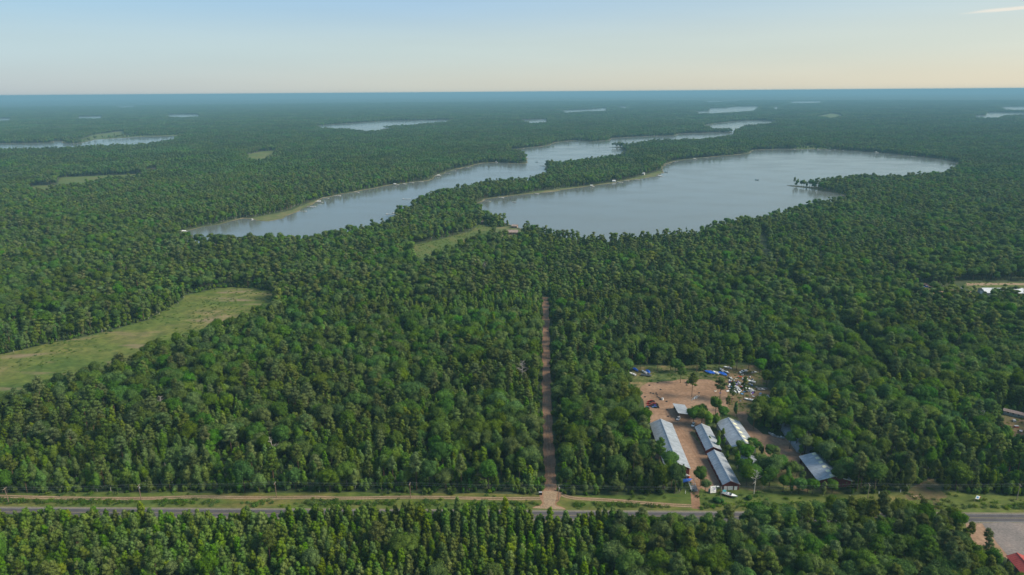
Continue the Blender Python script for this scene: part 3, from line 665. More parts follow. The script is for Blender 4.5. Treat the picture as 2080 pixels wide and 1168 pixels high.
def make_forms(kind, n, n_leaf, leaf, simple, key):
    for i in range(n):
        r = np.random.default_rng(abs(hash((kind, i, key))) % 99991 if False else sum(map(ord, kind))*31+i*7+key*977)
        V, Q, TT, H, c, s = crown_arrays(kind, r, n_leaf, leaf, simple)
        crown = quads_mesh('crown', V, Q, TT, [LEAVES[kind]])
        tm = trunk_mb(kind, H, c, s, r, simple)
        tme = bpy.data.meshes.new('trunk'); tme.from_pydata(tm.v, [], tm.f); tme.materials.append(BARKS[kind]); tme.update()
        # joined copy for instancing
        tq = np.array([f_ if len(f_) == 4 else (*f_, f_[-1]) for f_ in tm.f])
        JV = np.concatenate([V, np.array(tm.v)]); JQ = np.concatenate([Q, tq+len(V)])
        jm = quads_mesh('tree_form', JV, JQ, np.concatenate([TT, np.ones(len(tm.v))]), [LEAVES[kind], BARKS[kind]], np.concatenate([np.zeros(len(Q)), np.ones(len(tq))]))
        jo = bpy.data.objects.new('tree_form_%03d' % len(PROTO.objects), jm); PROTO.objects.link(jo)
        forms.setdefault((kind, key), []).append((len(PROTO.objects)-1, crown, tme, H))
for kind, nl, lf in (('oak', 1900, 0.62), ('birch', 1000, 0.52), ('pine', 1400, 0.58), ('young', 900, 0.48), ('spruce', 900, 0.50)):
    make_forms(kind, 10, nl, lf, False, 0)
    make_forms(kind, 7, 300, 0.95, True, 1)
def make_cluster(size, n, n_leaf, i, mixes):
    """a patch of far woodland"""
    r = np.random.default_rng(5000+i*13+int(size)); V, Q, TT = [], [], []; off = 0
    k = int(math.ceil(math.sqrt(n)))
    for a in range(k):
        for b_ in range(k):
            kd = r.choice(['oak', 'pine', 'birch', 'spruce'], p=mixes)
            v_, q_, t_, H, c, s = crown_arrays(kd, r, n_leaf, 2.0, True)
            sc = r.uniform(0.8, 1.2); sx = 1.25
            v_ = v_*np.array([sx*sc, sx*sc, sc]) + np.array([(a+r.uniform(0.1, 0.9))/k*size-size/2, (b_+r.uniform(0.1, 0.9))/k*size-size/2, 0])
            V.append(v_); Q.append(q_+off); TT.append(t_*r.uniform(0.82, 1.2)*{'oak': 1, 'pine': 0.95, 'birch': 1.4, 'spruce': 0.75}[kd]); off += len(v_)
    me = quads_mesh('woodland_patch', np.concatenate(V), np.concatenate(Q), np.concatenate(TT), [M_FAR])
    o = bpy.data.objects.new('tree_form_%03d' % len(PROTO.objects), me); PROTO.objects.link(o)
    forms.setdefault(('cluster', int(size)), []).append((len(PROTO.objects)-1, me, None, 14))
for i in range(5): make_cluster(32, 25, 14, i, [(0.5,0.25,0.15,0.1),(0.3,0.35,0.1,0.25),(0.6,0.15,0.2,0.05),(0.45,0.3,0.15,0.1),(0.2,0.5,0.1,0.2)][i])
for i in range(4): make_cluster(64, 81, 3, i, [(0.5,0.25,0.15,0.1),(0.3,0.35,0.1,0.25),(0.6,0.15,0.2,0.05),(0.3,0.4,0.1,0.2)][i])

# ------------------------------------------------------------------ trees: places
def blocked(x, y, buf=3.0, lake_buf=6.5):
    k = np.zeros(len(x), bool)
    for p in LK.values(): k |= inpoly(x, y, p) | near(x, y, p, lake_buf)
    for p in CL.values(): k |= inpoly(x, y, p) | near(x, y, p, buf*0.6)
    for nm in ('yard', 'scrap_yard', 'driveway', 'shed_ground'): k |= near(x, y, CL[nm], 4.2)
    return k
KEEP_OUT = [(*P(px, py).to_tuple()[:2], r) for px, py, r in ((594,413,13),(1306,356,9),(1247,370,8),(1040,476,14),(1046,463,10),(1083,468,10),(889,470,7),(1010,447,6),(985,454,8),(1565,294,9),(931,322,9),(2032,592,42),(1045,329,8),(2058,845,10))]
def blocked_near(x, y):
    k = inpoly(x, y, VERGE) | inpoly(x, y, LOT) | near(x, y, LOT, 4.5)
    k |= (y > south_y(x)-0.6) & (y < road_y(x)+6)
    k |= near(x, y, np.array(lane[::6]), 7.1, False)
    for hx, hy, hr in KEEP_OUT: k |= (x-hx)**2+(y-hy)**2 < (hr)**2
    for g_ in gap_paths: k |= near(x, y, np.array(g_), 6.5, False)
    return k
AZM = math.radians(43)
def grid(r0, r1, s, jit):
    xs = np.arange(-r1*math.sin(AZM), r1*math.sin(AZM), s); ys = np.arange(r0*math.cos(AZM), r1, s)
    X, Y = np.meshgrid(xs, ys); X = X.ravel()+rng.uniform(-jit, jit, X.size)*s; Y = Y.ravel()+rng.uniform(-jit, jit, Y.size)*s
    R_ = np.hypot(X, Y); a = np.abs(np.arctan2(X, Y)); k = (R_ >= r0) & (R_ < r1) & (a < AZM)
    return X[k], Y[k]
R_NEAR, R_MID, R_FAR, R_END = 640, 1800, 4800, 14200
placements = []          # x, y, kind, scale, lod key
def kinds_at(x, y):
    """which kind of tree stands where: young pines planted south of the road, oak and pine woods north of it, spruce east of the lane"""
    n_ = len(x); u = rng.random(n_); s1 = vnoise(x, y, 55, 21); s2 = vnoise(x, y, 140, 22); s3 = vnoise(x, y, 260, 23)
    kd = np.full(n_, 'oak', dtype='<U6')
    kd[(u < 0.20+0.35*(s1-0.5))] = 'pine'
    kd[(u > 0.90-0.25*(s2-0.5))] = 'birch'
    kd[(u > 0.60) & (u < 0.74) & (s3 > 0.45)] = 'young'
    s4 = vnoise(x, y, 75, 24); yg = (s4 > 0.64) & (y < 1600); kd[yg & (u > 0.5)] = 'young'; kd[yg & (u <= 0.2)] = 'pine'
    bz = vnoise(x, y, 110, 25) > 0.70; kd[bz & (u > 0.35)] = 'birch'
    ylane = 32.0
    con = (x > 34) & (x < 60+0.42*(y-300)*0.75) & (y > 430) & (y < 1150)
    kd[con & (u < 0.26)] = 'spruce'; kd[con & (u >= 0.26) & (u < 0.40)] = 'young'; kd[con & (u >= 0.40) & (u < 0.66)] = 'pine'
    edge = (y > road_y(x)) & (y < road_y(x)+48) & (x < 80)
    e2 = edge & (rng.random(n_) < 0.6); kd[e2] = np.where(rng.random(e2.sum()) < 0.6, 'birch', 'young')
    ys_ = (y > 520) & (y < 640) & (x < 25) & (x > -110)
    kd[ys_ & (u < 0.35)] = 'young'
    so = y < road_y(x); lft = so & (x < 42)
    kd[so & ~lft] = np.where(rng.random((so & ~lft).sum()) < 0.55, 'oak', 'pine')
    kd[lft] = 'young'
    return kd
# young pine plantation south of the road
x, y = grid(205, 430, 4.3, 0.30); k = (y < south_y(x)-1.2) & (x < 44+4*np.sin(y*0.3)); x, y = x[k], y[k]
k = ~blocked_near(x, y); x, y = x[k], y[k]
for a, b_ in zip(x, y):
    placements.append((a, b_, ('young' if (rng.random() < 0.95 or south_y(a)-b_ < 16) else rng.choice(['pine', 'birch', 'oak'])), rng.uniform(0.74, 1.08)*(1.12 if a < -95 else 1.0)*(1.14 if (-108 < a < 60 and south_y(a)-b_ < 9) else 1), 0))
for a in np.arange(-300, 60, 2.7):
    a += rng.uniform(-.8, .8); b_ = float(south_y(a))-rng.uniform(0.4, 3.0)
    placements.append((a, b_, 'young' if rng.random() < 0.9 else 'birch', rng.uniform(0.55, 1.0)*(1.0 if a > -105 else 0.8), 0))
# mixed wood south of the road, east half
x, y = grid(205, 430, 5.8, 0.34); k = (y < south_y(x)-1.2) & (x >= 44+4*np.sin(y*0.3)); x, y = x[k], y[k]
k = ~(blocked_near(x, y) | (near(x, y, np.array([P(2052, 1140).to_tuple()[:2], P(2078, 1170).to_tuple()[:2], P(2115, 1200).to_tuple()[:2]]), 11, False))); x, y = x[k], y[k]
for a, b_, kd in zip(x, y, kinds_at(x, y)): placements.append((a, b_, kd, rng.uniform(0.8, 1.1)*(0.85 if a < 110 and b_ > road_y(a)-26 else (1.06 if a < 190 else 0.85)), 0))
# woods north of the road
x, y = grid(270, R_NEAR, 6.2, 0.37); k = y > road_y(x)+4; x, y = x[k], y[k]
k = ~(blocked(x, y) | blocked_near(x, y)); x, y = x[k], y[k]
for a, b_, kd in zip(x, y, kinds_at(x, y)): placements.append((a, b_, kd, rng.choice([0.6, 0.8, 0.95, 1.08, 1.2], p=[.12, .25, .33, .22, .08])*rng.uniform(0.92, 1.08)*(0.85 if kd in ('birch', 'young') and b_ < road_y(a)+40 else 1), 0))
x, y = grid(R_NEAR, R_MID, 6.8, 0.36)
k = ~(blocked(x, y, 4) | blocked_near(x, y)); x, y = x[k], y[k]
for a, b_, kd in zip(x, y, kinds_at(x, y)): placements.append((a, b_, kd, rng.choice([0.62, 0.8, 0.95, 1.08, 1.22], p=[.12, .25, .33, .22, .08])*rng.uniform(0.92, 1.08), 1))
x, y = grid(275, 1100, 6.0, 0.5); k = (vnoise(x, y, 75, 24) > 0.60) & (y > road_y(x)+6); x, y = x[k], y[k]
k = ~(blocked(x, y) | blocked_near(x, y)); x, y = x[k], y[k]
for a, b_ in zip(x, y): placements.append((a, b_, 'young', rng.uniform(0.6, 1.0), 0 if math.hypot(a, b_) < R_NEAR else 1))
# grey standing dead trees here and there
# patches farther out, single trees along shores and clearings
far_pts = []
def patches(r0, r1, s, key, lod_sub):
    X, Y = grid(r0, r1, s, 0.06)
    bad = np.zeros(len(X), bool)
    for dx in (-0.5, 0, 0.5):
        for dy in (-0.5, 0, 0.5): bad |= blocked(X+dx*s, Y+dy*s, 2, 5)
    for a, b_ in zip(X[~bad], Y[~bad]): far_pts.append((a, b_, key))
    bx, by = X[bad], Y[bad]
    m_ = int(round(s/8)); o = [(i+0.5)/m_-0.5 for i in range(m_)]
    for dx in o:
        for dy in o:
            px, py = bx+dx*s+rng.uniform(-2.5, 2.5, len(bx)), by+dy*s+rng.uniform(-2.5, 2.5, len(bx))
            ok = ~(blocked(px, py, 3, 6) | np.any([(px-hx)**2+(py-hy)**2 < hr*hr for hx, hy, hr in KEEP_OUT], axis=0))
            for a, b_, kd in zip(px[ok], py[ok], kinds_at(px[ok], py[ok])): placements.append((a, b_, kd, rng.uniform(0.85, 1.25), 1))
patches(R_MID, R_FAR, 30, 32, 1)
patches(R_FAR, R_END, 60, 64, 1)

# extra trees the photograph shows one by one (pixel of the foot)
SINGLE = [
 (1405,806,'pine',1.0,'slender pine standing alone in the sandy yard beside the wheel tracks'),
 (1382,778,'pine',0.95,'tall pine with a bare trunk at the grassy back edge of the sandy yard'),
 (1462,810,'pine',1.05,'broad pine at the right end of the sandy yard in front of the scrap heap'),
 (1480,768,'pine',1.1,'tall pine rising among the boats at the back of the scrap yard'),
 (1510,812,'pine',1.0,'pine standing in the middle of the heap of scrap'),
 (1408,862,'oak',0.85,'dark round tree right behind the small open shed'),
 (1425,862,'oak',0.85,'round tree between the small open shed and the bright green tree'),
 (1438,872,'birch',1.03,'bright yellow green tree behind the twin sheds'),
 (1452,850,'oak',0.91,'wide oak behind the bright green tree in the yard'),
 (1466,858,'oak',0.75,'round oak behind the wide shed with skylights'),
 (1494,846,'birch',0.73,'fresh green tree beside the far corner of the wide skylight shed'),
 (1530,872,'pine',1.09,'dark pine beside the curved driveway'),
 (1545,862,'oak',1.09,'dark oak at the inner bend of the driveway'),
 (1458,900,'birch',0.67,'light green tree between the twin sheds and the wide skylight shed'),
 (1470,908,'birch',0.51,'small green tree against the wide skylight shed'),
 (1478,928,'oak',0.51,'low dark oak at the near corner of the wide skylight shed'),
 (1504,925,'oak',0.67,'spreading dark oak in front of the wide skylight shed'),
 (1522,926,'pine',0.61,'small pine beside the driveway and the wide skylight shed'),
 (1510,972,'oak',0.75,'big oak beside the nearer twin shed and its wavy roof'),
 (1515,990,'oak',0.87,'oak behind the pale bare birch near the wires'),
 (1497,952,'birch',0.73,'green tree leaning on the nearer twin shed'),
 (1552,970,'oak',0.95,'round oak between the small hidden roof and the road'),
 (1570,978,'oak',1.09,'broad round oak in front of the shed lot'),
 (1600,992,'birch',0.91,'bright oval tree in front of the big right shed'),
 (1622,1003,'oak',0.67,'oak at the left corner of the big right shed'),
 (1650,1003,'oak',0.61,'small oak in front of the big right shed'),
 (1672,1008,'birch',0.73,'small bright tree by the roadside below the big right shed'),
 (1712,985,'birch',1.28,'lime green round tree beside the near corner of the big right shed'),
 (1700,992,'oak',0.85,'dark tree tucked under the lime green one'),
 (1775,1000,'oak',1.21,'wide oak by the roadside right of the lime green tree'),
 (1840,995,'birch',1.33,'tall bright green tree left of the brown entrance clearing'),
 (1350,992,'birch',0.72,'feathery light tree in front of the long barn'),
 (1387,968,'spruce',0.62,'dark narrow spruce against the red end of the long barn'),
 (1340,990,'birch',0.8,'narrow light tree at the roadside below the long barn'),
 (1380,998,'birch',0.7,'small light tree beside the blue tarp by the entrance'),
 (1422,988,'oak',0.78,'round dark oak between the long barn and the twin sheds'),
 (1432,998,'oak',0.55,'low dark oak beside the white roadside sign'),
 (1322,968,'oak',0.75,'oak against the left wall of the long barn'),
 (1308,935,'oak',0.8,'oak at the left eave of the long barn'),
 (1312,905,'birch',0.7,'bright tree against the far left eave of the long barn'),
 (1604,912,'oak',0.75,'oak in front of the dark curved roof'),
 (1626,925,'birch',0.6,'bright tree in front of the dark curved roof'),
 (1968,1100,'pine',0.62,'small dark pine standing on the sandy edge of the gravel lot'),
 (2002,1112,'pine',0.6,'lone small pine at the lower end of the gravel lot'),
 (1418,848,'oak',0.62,'small oak touching the right side of the open shed'),
 (1448,868,'oak',0.6,'round oak between the yellow green tree and the farther twin shed'),
 (1478,835,'pine',0.62,'small pine behind the far corner of the wide skylight shed'),
 (1425,850,'oak',0.7,'oak above the bright green tree near the open shed'),
 (1530,985,'oak',0.78,'wide oak right of the pale bare birch'),
 (1550,992,'birch',0.78,'fresh green tree at the roadside right of the pale bare birch'),
 (1575,950,'pine',0.7,'pine between the driveway end and the roadside oaks'),
 (1565,930,'oak',0.62,'oak below the bend of the curved driveway'),
 (1588,958,'oak',0.72,'oak left of the open side of the big right shed'),
 (1590,1000,'oak',0.72,'roadside oak below the shed lot'),
 (1640,1001,'oak',0.52,'low oak under the near wall of the big right shed'),
 (1618,968,'oak',0.55,'oak touching the open side of the big right shed'),
 (1690,1002,'oak',0.6,'oak right below the near corner of the big right shed'),
 (1535,940,'birch',0.5,'small light tree beside the little hidden roof'),
 (1520,958,'oak',0.5,'oak covering the near end of the little hidden roof'),
 (1640,890,'oak',0.8,'oak leaning over the arched metal hut'),
 (1585,880,'oak',0.85,'oak behind the end of the curved driveway'),
 (1440,905,'birch',0.5,'slim light tree in the gap right of the farther twin shed'),
 (1458,915,'birch',0.62,'light tree over the joint between the twin sheds'),
 (1492,935,'oak',0.6,'oak between the nearer twin shed and the little hidden roof'),
 (1530,915,'oak',0.62,'oak beside the near right corner of the wide skylight shed'),
 (1545,925,'birch',0.66,'light oval tree at the inside of the driveway bend'),
 (1560,958,'birch',0.72,'light tree between the roadside oaks and the driveway end'),
 (1605,978,'oak',0.8,'full oak at the open side of the big right shed'),
 (1630,985,'birch',0.62,'light tree at the left eave of the big right shed'),
 (1455,868,'birch',0.7,'feathery light tree left of the wide skylight shed'),
 (1612,888,'oak',0.9,'big oak hiding the left end of the arched metal hut'),
 (1660,905,'oak',0.75,'oak between the arched metal hut and the big right shed'),
 (1335,757,'pine',1.00,'pine at the left of the grassy strip behind the yard'),
 (1362,752,'pine',1.10,'pine in the middle of the grassy strip behind the yard'),
 (1372,757,'oak',0.80,'oak on the grassy strip behind the yard'),
 (1415,756,'pine',1.10,'tall pine left of the row of blue tarped boats'),
 (1427,752,'spruce',1.00,'dark spruce behind the left end of the blue boat row'),
 (1460,750,'pine',1.05,'pine behind the gap in the blue boat row'),
 (1300,752,'oak',0.80,'oak between the blue tarps at the left back corner'),
 (1496,752,'pine',1.10,'tall pine behind the askew white boats'),
 (1520,752,'oak',0.80,'oak at the back right of the scrap yard'),
 (1543,760,'oak',0.90,'oak at the far right corner of the scrap yard'),
 (1556,785,'oak',0.90,'oak pushing into the right side of the scrap yard'),
 (1550,828,'oak',0.75,'oak at the lower right of the scrap heap'),
 (1486,818,'pine',0.90,'pine below the left end of the scrap heap'),
 (1467,893,'birch',0.62,'bright bushy tree filling the gap between the farther twin shed and the skylight shed'),
 (1476,938,'birch',0.55,'bright bushy tree at the right eave of the nearer twin shed'),
 (1515,938,'oak',0.75,'dark oak in front of the near end of the skylight shed'),
 (1617,910,'oak',0.95,'broad oak in front of the left half of the arched metal hut'),
 (1634,922,'oak',0.85,'broad oak in front of the right half of the arched metal hut'),
 (1648,915,'birch',0.80,'light tree at the right end of the arched metal hut'),
 (1577,968,'oak',0.85,'rounded oak in the thicket left of the big right shed'),
 (1562,990,'oak',0.85,'rounded oak by the verge below the thicket of the shed lot'),
 (1608,1002,'birch',0.70,'light roadside tree left below the big right shed'),
 (1702,968,'oak',0.80,'oak at the right eave of the big right shed'),
 (652,575,'birch',0.80,'pale slim birch above the end of the meadow'),
 (1613,376.5,'pine',1.0,'leaning pine at the tip of the wooded spit in the lake'),
 (1620,377,'pine',0.9,'second pine from the tip of the wooded spit'),
 (1632,379,'pine',0.8,'small pine in the gap on the wooded spit'),
 (1645,380,'pine',1.1,'tall pine where the wooded spit meets the wood'),
 (1655,381,'pine',1.0,'pine at the edge of the wood behind the spit'),
 (1108,338,'oak',0.6,'small round tree on the islet between the two lakes'),
 (1120,337,'oak',0.7,'larger round tree on the islet between the two lakes'),
 (1130,337,'pine',0.6,'small pine on the islet between the two lakes'),
 (1455,266.5,'pine',1.0,'lone pine on the sand bar between the two far ponds'),
 (1470,266.5,'oak',1.2,'round tree on the sand bar between the two far ponds'),
 (1480,267,'oak',1.0,'tree at the right end of the sand bar'),
]
CATN = {'oak': 'broadleaf_tree', 'birch': 'birch_tree', 'pine': 'pine_tree', 'young': 'young_pine', 'spruce': 'spruce_tree'}
def add_tree(kind, form, x, y, sc, rz, label, group=None):
    idx, crown, trunk, H = form
    t = thing(CATN[kind], label, 'tree', (x, y, float(gz(math.hypot(x, y)))), rz, group); wv = 1+0.13*math.sin(x*12.9898+y*78.233); t.scale = (sc*wv, sc*wv, sc/wv**0.5)
    link('trunk', trunk, t); link('crown', crown, t); return t
for i, (px, py, kd, sc, lab) in enumerate(SINGLE):
    p = P(px, py); fm = forms[(kd, 0)]
    add_tree(kd, fm[i % len(fm)], p.x, p.y, sc, i*1.7, lab)

# the largest in view of each kind become objects of their own
PX = np.array([p[0] for p in placements]); PY = np.array([p[1] for p in placements]); PK = np.array([p[2] for p in placements]); PS = np.array([p[3] for p in placements]); PL = np.array([p[4] for p in placements])
D = np.sqrt(PX**2+PY**2+CAMZ**2); PZ = gz(np.hypot(PX, PY))
tx, ty = proj(PX, PY, PZ+9*PS)
inview = (tx > 4) & (tx < PW-4) & (ty > 4) & (ty < PH-4)
single = np.zeros(len(PX), bool)
ANCHORS = [(18, 'first pole'), (287, 'second pole'), (562, 'third pole'), (834, 'fourth pole'), (1118, 'dirt lane'), (1376, 'long barn'), (1484, 'twin sheds'), (1670, 'big right shed'), (1840, 'brown clearing'), (1982, 'leaning sign')]
def where_words(kind, x, y, px, s_):
    if y < road_y(x):
        d = south_y(x)-y; row = 'by the near roadside' if d < 7 else ('in the near wood' if d < 28 else 'in the nearest rows')
    else:
        d = y-road_y(x); row = 'in the far edge row' if d < 38 else ('behind the edge row' if d < 90 else 'deep in the far wood')
    for k, (ax, nm) in enumerate(ANCHORS):
        nx = ANCHORS[k+1][0] if k+1 < len(ANCHORS) else 9999
        if px < ax-25 and k == 0: return row+', left of the '+nm
        if abs(px-ax) <= 25: return row+', level with the '+nm
        if ax < px < nx:
            f_ = (px-ax)/(min(nx, ax+260)-ax)
            if nx == 9999: return row+', right of the '+nm
            if f_ < 0.36: return row+', just right of the '+nm
            if f_ > 0.64: return row+', just left of the '+ANCHORS[k+1][1]
            return row+', between '+nm+' and '+ANCHORS[k+1][1]
    return row+', left of the first pole'
ADJ = {'oak': 'round broadleaf tree', 'birch': 'bright slim birch', 'pine': 'tufted olive pine', 'young': 'narrow young pine', 'spruce': 'dark pointed spruce'}
GRP = {'oak': 'broadleaf', 'birch': 'birch', 'pine': 'pine', 'young': 'young pine', 'spruce': 'spruce'}
for kd in CATN:
    c = np.where((PK == kd) & inview & (PL == 0))[0]; c = c[np.argsort(D[c]/(PS[c]))][:(300 - sum(1 for s_ in SINGLE if s_[2] == kd))]
    if kd in ('birch', 'spruce'): c = c[:260]
    single[c] = True
    fm = forms[(kd, 0)]
    for j in c:
        wd = where_words(kd, PX[j], PY[j], tx[j], PS[j])
        big = 'big ' if PS[j] > 1.03 else ('small ' if PS[j] < 0.88 else '')
        add_tree(kd, fm[int(rng.integers(len(fm)))], PX[j], PY[j], PS[j], rng.uniform(0, 6.28), big+ADJ[kd]+' '+wd, big+GRP[kd]+' trees '+wd)

def scatter(name, pts, coll):
    """one object of kind stuff whose points carry instanced trees"""
    pts = np.array(pts, float)
    me = bpy.data.meshes.new(name); me.vertices.add(len(pts)); me.vertices.foreach_set('co', pts[:, :3].astype(np.float32).ravel())
    a = me.attributes.new('form', 'INT', 'POINT'); a.data.foreach_set('value', pts[:, 3].astype(np.int32))
    a = me.attributes.new('turn', 'FLOAT', 'POINT'); a.data.foreach_set('value', pts[:, 4].astype(np.float32))
    a = me.attributes.new('size', 'FLOAT_VECTOR', 'POINT'); a.data.foreach_set('vector', pts[:, 5:8].astype(np.float32).ravel())
    me.update(); o = link(name, me); o['kind'] = 'stuff'
    g_ = bpy.data.node_groups.new(name, 'GeometryNodeTree')
    g_.interface.new_socket('Geometry', in_out='INPUT', socket_type='NodeSocketGeometry'); g_.interface.new_socket('Geometry', in_out='OUTPUT', socket_type='NodeSocketGeometry')
    N = g_.nodes.new; gi, go = N('NodeGroupInput'), N('NodeGroupOutput')
    ip = N('GeometryNodeInstanceOnPoints'); ci = N('GeometryNodeCollectionInfo'); ci.inputs['Collection'].default_value = coll
    ci.inputs['Separate Children'].default_value = True; ci.inputs['Reset Children'].default_value = True
    def attr(nm, dt):
        x = N('GeometryNodeInputNamedAttribute'); x.data_type = dt; x.inputs['Name'].default_value = nm
        return [s for s in x.outputs if s.name == 'Attribute' and s.enabled][0]
    cx = N('ShaderNodeCombineXYZ'); Lk = g_.links.new
    Lk(attr('turn', 'FLOAT'), cx.inputs[2]); e2r = N('FunctionNodeEulerToRotation'); Lk(cx.outputs[0], e2r.inputs[0])
    Lk(gi.outputs[0], ip.inputs['Points']); Lk(ci.outputs[0], ip.inputs['Instance']); ip.inputs['Pick Instance'].default_value = True
    Lk(attr('form', 'INT'), ip.inputs['Instance Index']); Lk(e2r.outputs[0], ip.inputs['Rotation']); Lk(attr('size', 'FLOAT_VECTOR'), ip.inputs['Scale'])
    Lk(ip.outputs[0], go.inputs[0])
    md = o.modifiers.new('scatter', 'NODES'); md.node_group = g_; return o
rest = []
for j in np.where(~single)[0]:
    fm = forms[(PK[j], int(PL[j]))]; s_ = PS[j]; q_ = s_*(1.12 if PL[j] else 1.0)
    wv = rng.uniform(0.85, 1.16); rest.append((PX[j], PY[j], PZ[j], fm[int(rng.integers(len(fm)))][0], rng.uniform(0, 6.28), q_*wv, q_*wv, s_/wv**0.5))
UNDER = bpy.data.collections.new('undergrowth_forms')
for i in range(4):
    r = np.random.default_rng(700+i); c = np.array([(r.uniform(-1.1, 1.1), r.uniform(-1.1, 1.1), r.uniform(0.7, 1.9)) for _ in range(5)]); V, Q, TT = [], [], []; off = 0
    for k in range(5): V.append(ICO_V*r.uniform(0.7, 1.0)*(1+r.uniform(-.2, .2, (12, 1)))+c[k]); Q.append(np.concatenate([ICO_F, ICO_F[:, 2:3]], 1)+off); TT.append(np.full(12, r.uniform(.8, 1.1))); off += 12
    n_ = 130; idx = r.integers(0, 5, n_); u_ = r.normal(size=(n_, 3)); u_[:, 2] += .3; u_ /= np.linalg.norm(u_, axis=1)[:, None]; p_ = c[idx]+u_*r.uniform(.8, 1.15, (n_, 1))
    e1 = np.cross(u_, r.normal(size=(n_, 3))); e1 /= np.linalg.norm(e1, axis=1)[:, None]; e2 = np.cross(u_, e1); z = .6
    V.append(np.stack([p_-e1*z*.5, p_-e2*z*.35, p_+e1*z*.5, p_+e2*z*.35], 1).reshape(-1, 3)); Q.append(np.arange(n_*4).reshape(-1, 4)+off); TT.append(np.repeat(r.uniform(.7, 1.3, n_), 4))
    UNDER.objects.link(bpy.data.objects.new('tree_form_u%02d' % i, quads_mesh('shrub', np.concatenate(V), np.concatenate(Q), np.concatenate(TT), [(M_OAK, M_BIRCH, M_OAK, M_YPINE)[i]])))
ux, uy = grid(255, 780, 3.6, 0.5); k = ~(blocked(ux, uy, 1.0, 2.0)) & (uy > road_y(ux)+8) & ~inpoly(ux, uy, VERGE) & ~near(ux, uy, np.array(lane[::6]), 3.9, False); ux, uy = ux[k], uy[k]
us = rng.uniform(.5, 1.35, len(ux))
scatter('undergrowth', np.stack([ux, uy, np.zeros(len(ux)), rng.integers(0, 4, len(ux)), rng.uniform(0, 6.28, len(ux)), us, us, us*rng.uniform(.8, 1.6, len(ux))], 1), UNDER)
scatter('forest', rest, PROTO)
fp = []
for a, b_, key in far_pts:
    r_ = math.hypot(a, b_); fm = forms[('cluster', key)]
    hsc = 0.80+0.40*float(vnoise(a, b_, 420, 31))
    fp.append((a, b_, float(gz(r_)), fm[int(rng.integers(len(fm)))][0], float(rng.integers(4))*PI/2+rng.uniform(-0.2, 0.2), 1.0, 1.0, hsc*rng.uniform(0.92, 1.08)))
scatter('distant_forest', fp, PROTO)


# ------------------------------------------------------------------ buildings
def frame(a, b_):
    """local frame with +y along a -> b"""
    d = (b_-a).to_2d(); return (a+b_)/2, math.atan2(d.y, d.x)-PI/2, d.length
def ground(v): return Vector((v.x, v.y, float(gz(math.hypot(v.x, v.y)))))
def slab(mb, pts, th, mat_=0):
    """a thick plate over four corner points"""
    pts = [Vector(p) for p in pts]; nrm = (pts[1]-pts[0]).cross(pts[3]-pts[0]).normalized()
    if nrm.z < 0: pts = [pts[0], pts[3], pts[2], pts[1]]; nrm = -nrm
    lo = [p-nrm*th for p in pts]; mb.add(pts+lo, [(0,1,2,3),(7,6,5,4),(0,4,5,1),(1,5,6,2),(2,6,7,3),(3,7,4,0)], mat_)
    return nrm
def slope(name, p0, p1, p2, p3, m_, parent, rib=1.1):
    """one roof slope: p0,p1 along the ridge, p2,p3 along the eave, with raised sheet seams"""
    mb = MB(); nrm = slab(mb, [p0, p1, p2, p3], 0.10)
    p0, p1, p2, p3 = map(Vector, (p0, p1, p2, p3)); n_ = max(2, int((p1-p0).length/rib))
    for i in range(n_+1):
        t = i/n_; a, b_ = p0.lerp(p1, t), p3.lerp(p2, t); e = (p1-p0).normalized()*0.04
        slab(mb, [a-e+nrm*0.06, a+e+nrm*0.06, b_+e+nrm*0.06, b_-e+nrm*0.06], 0.058)
    return mb.build(name, m_, parent)
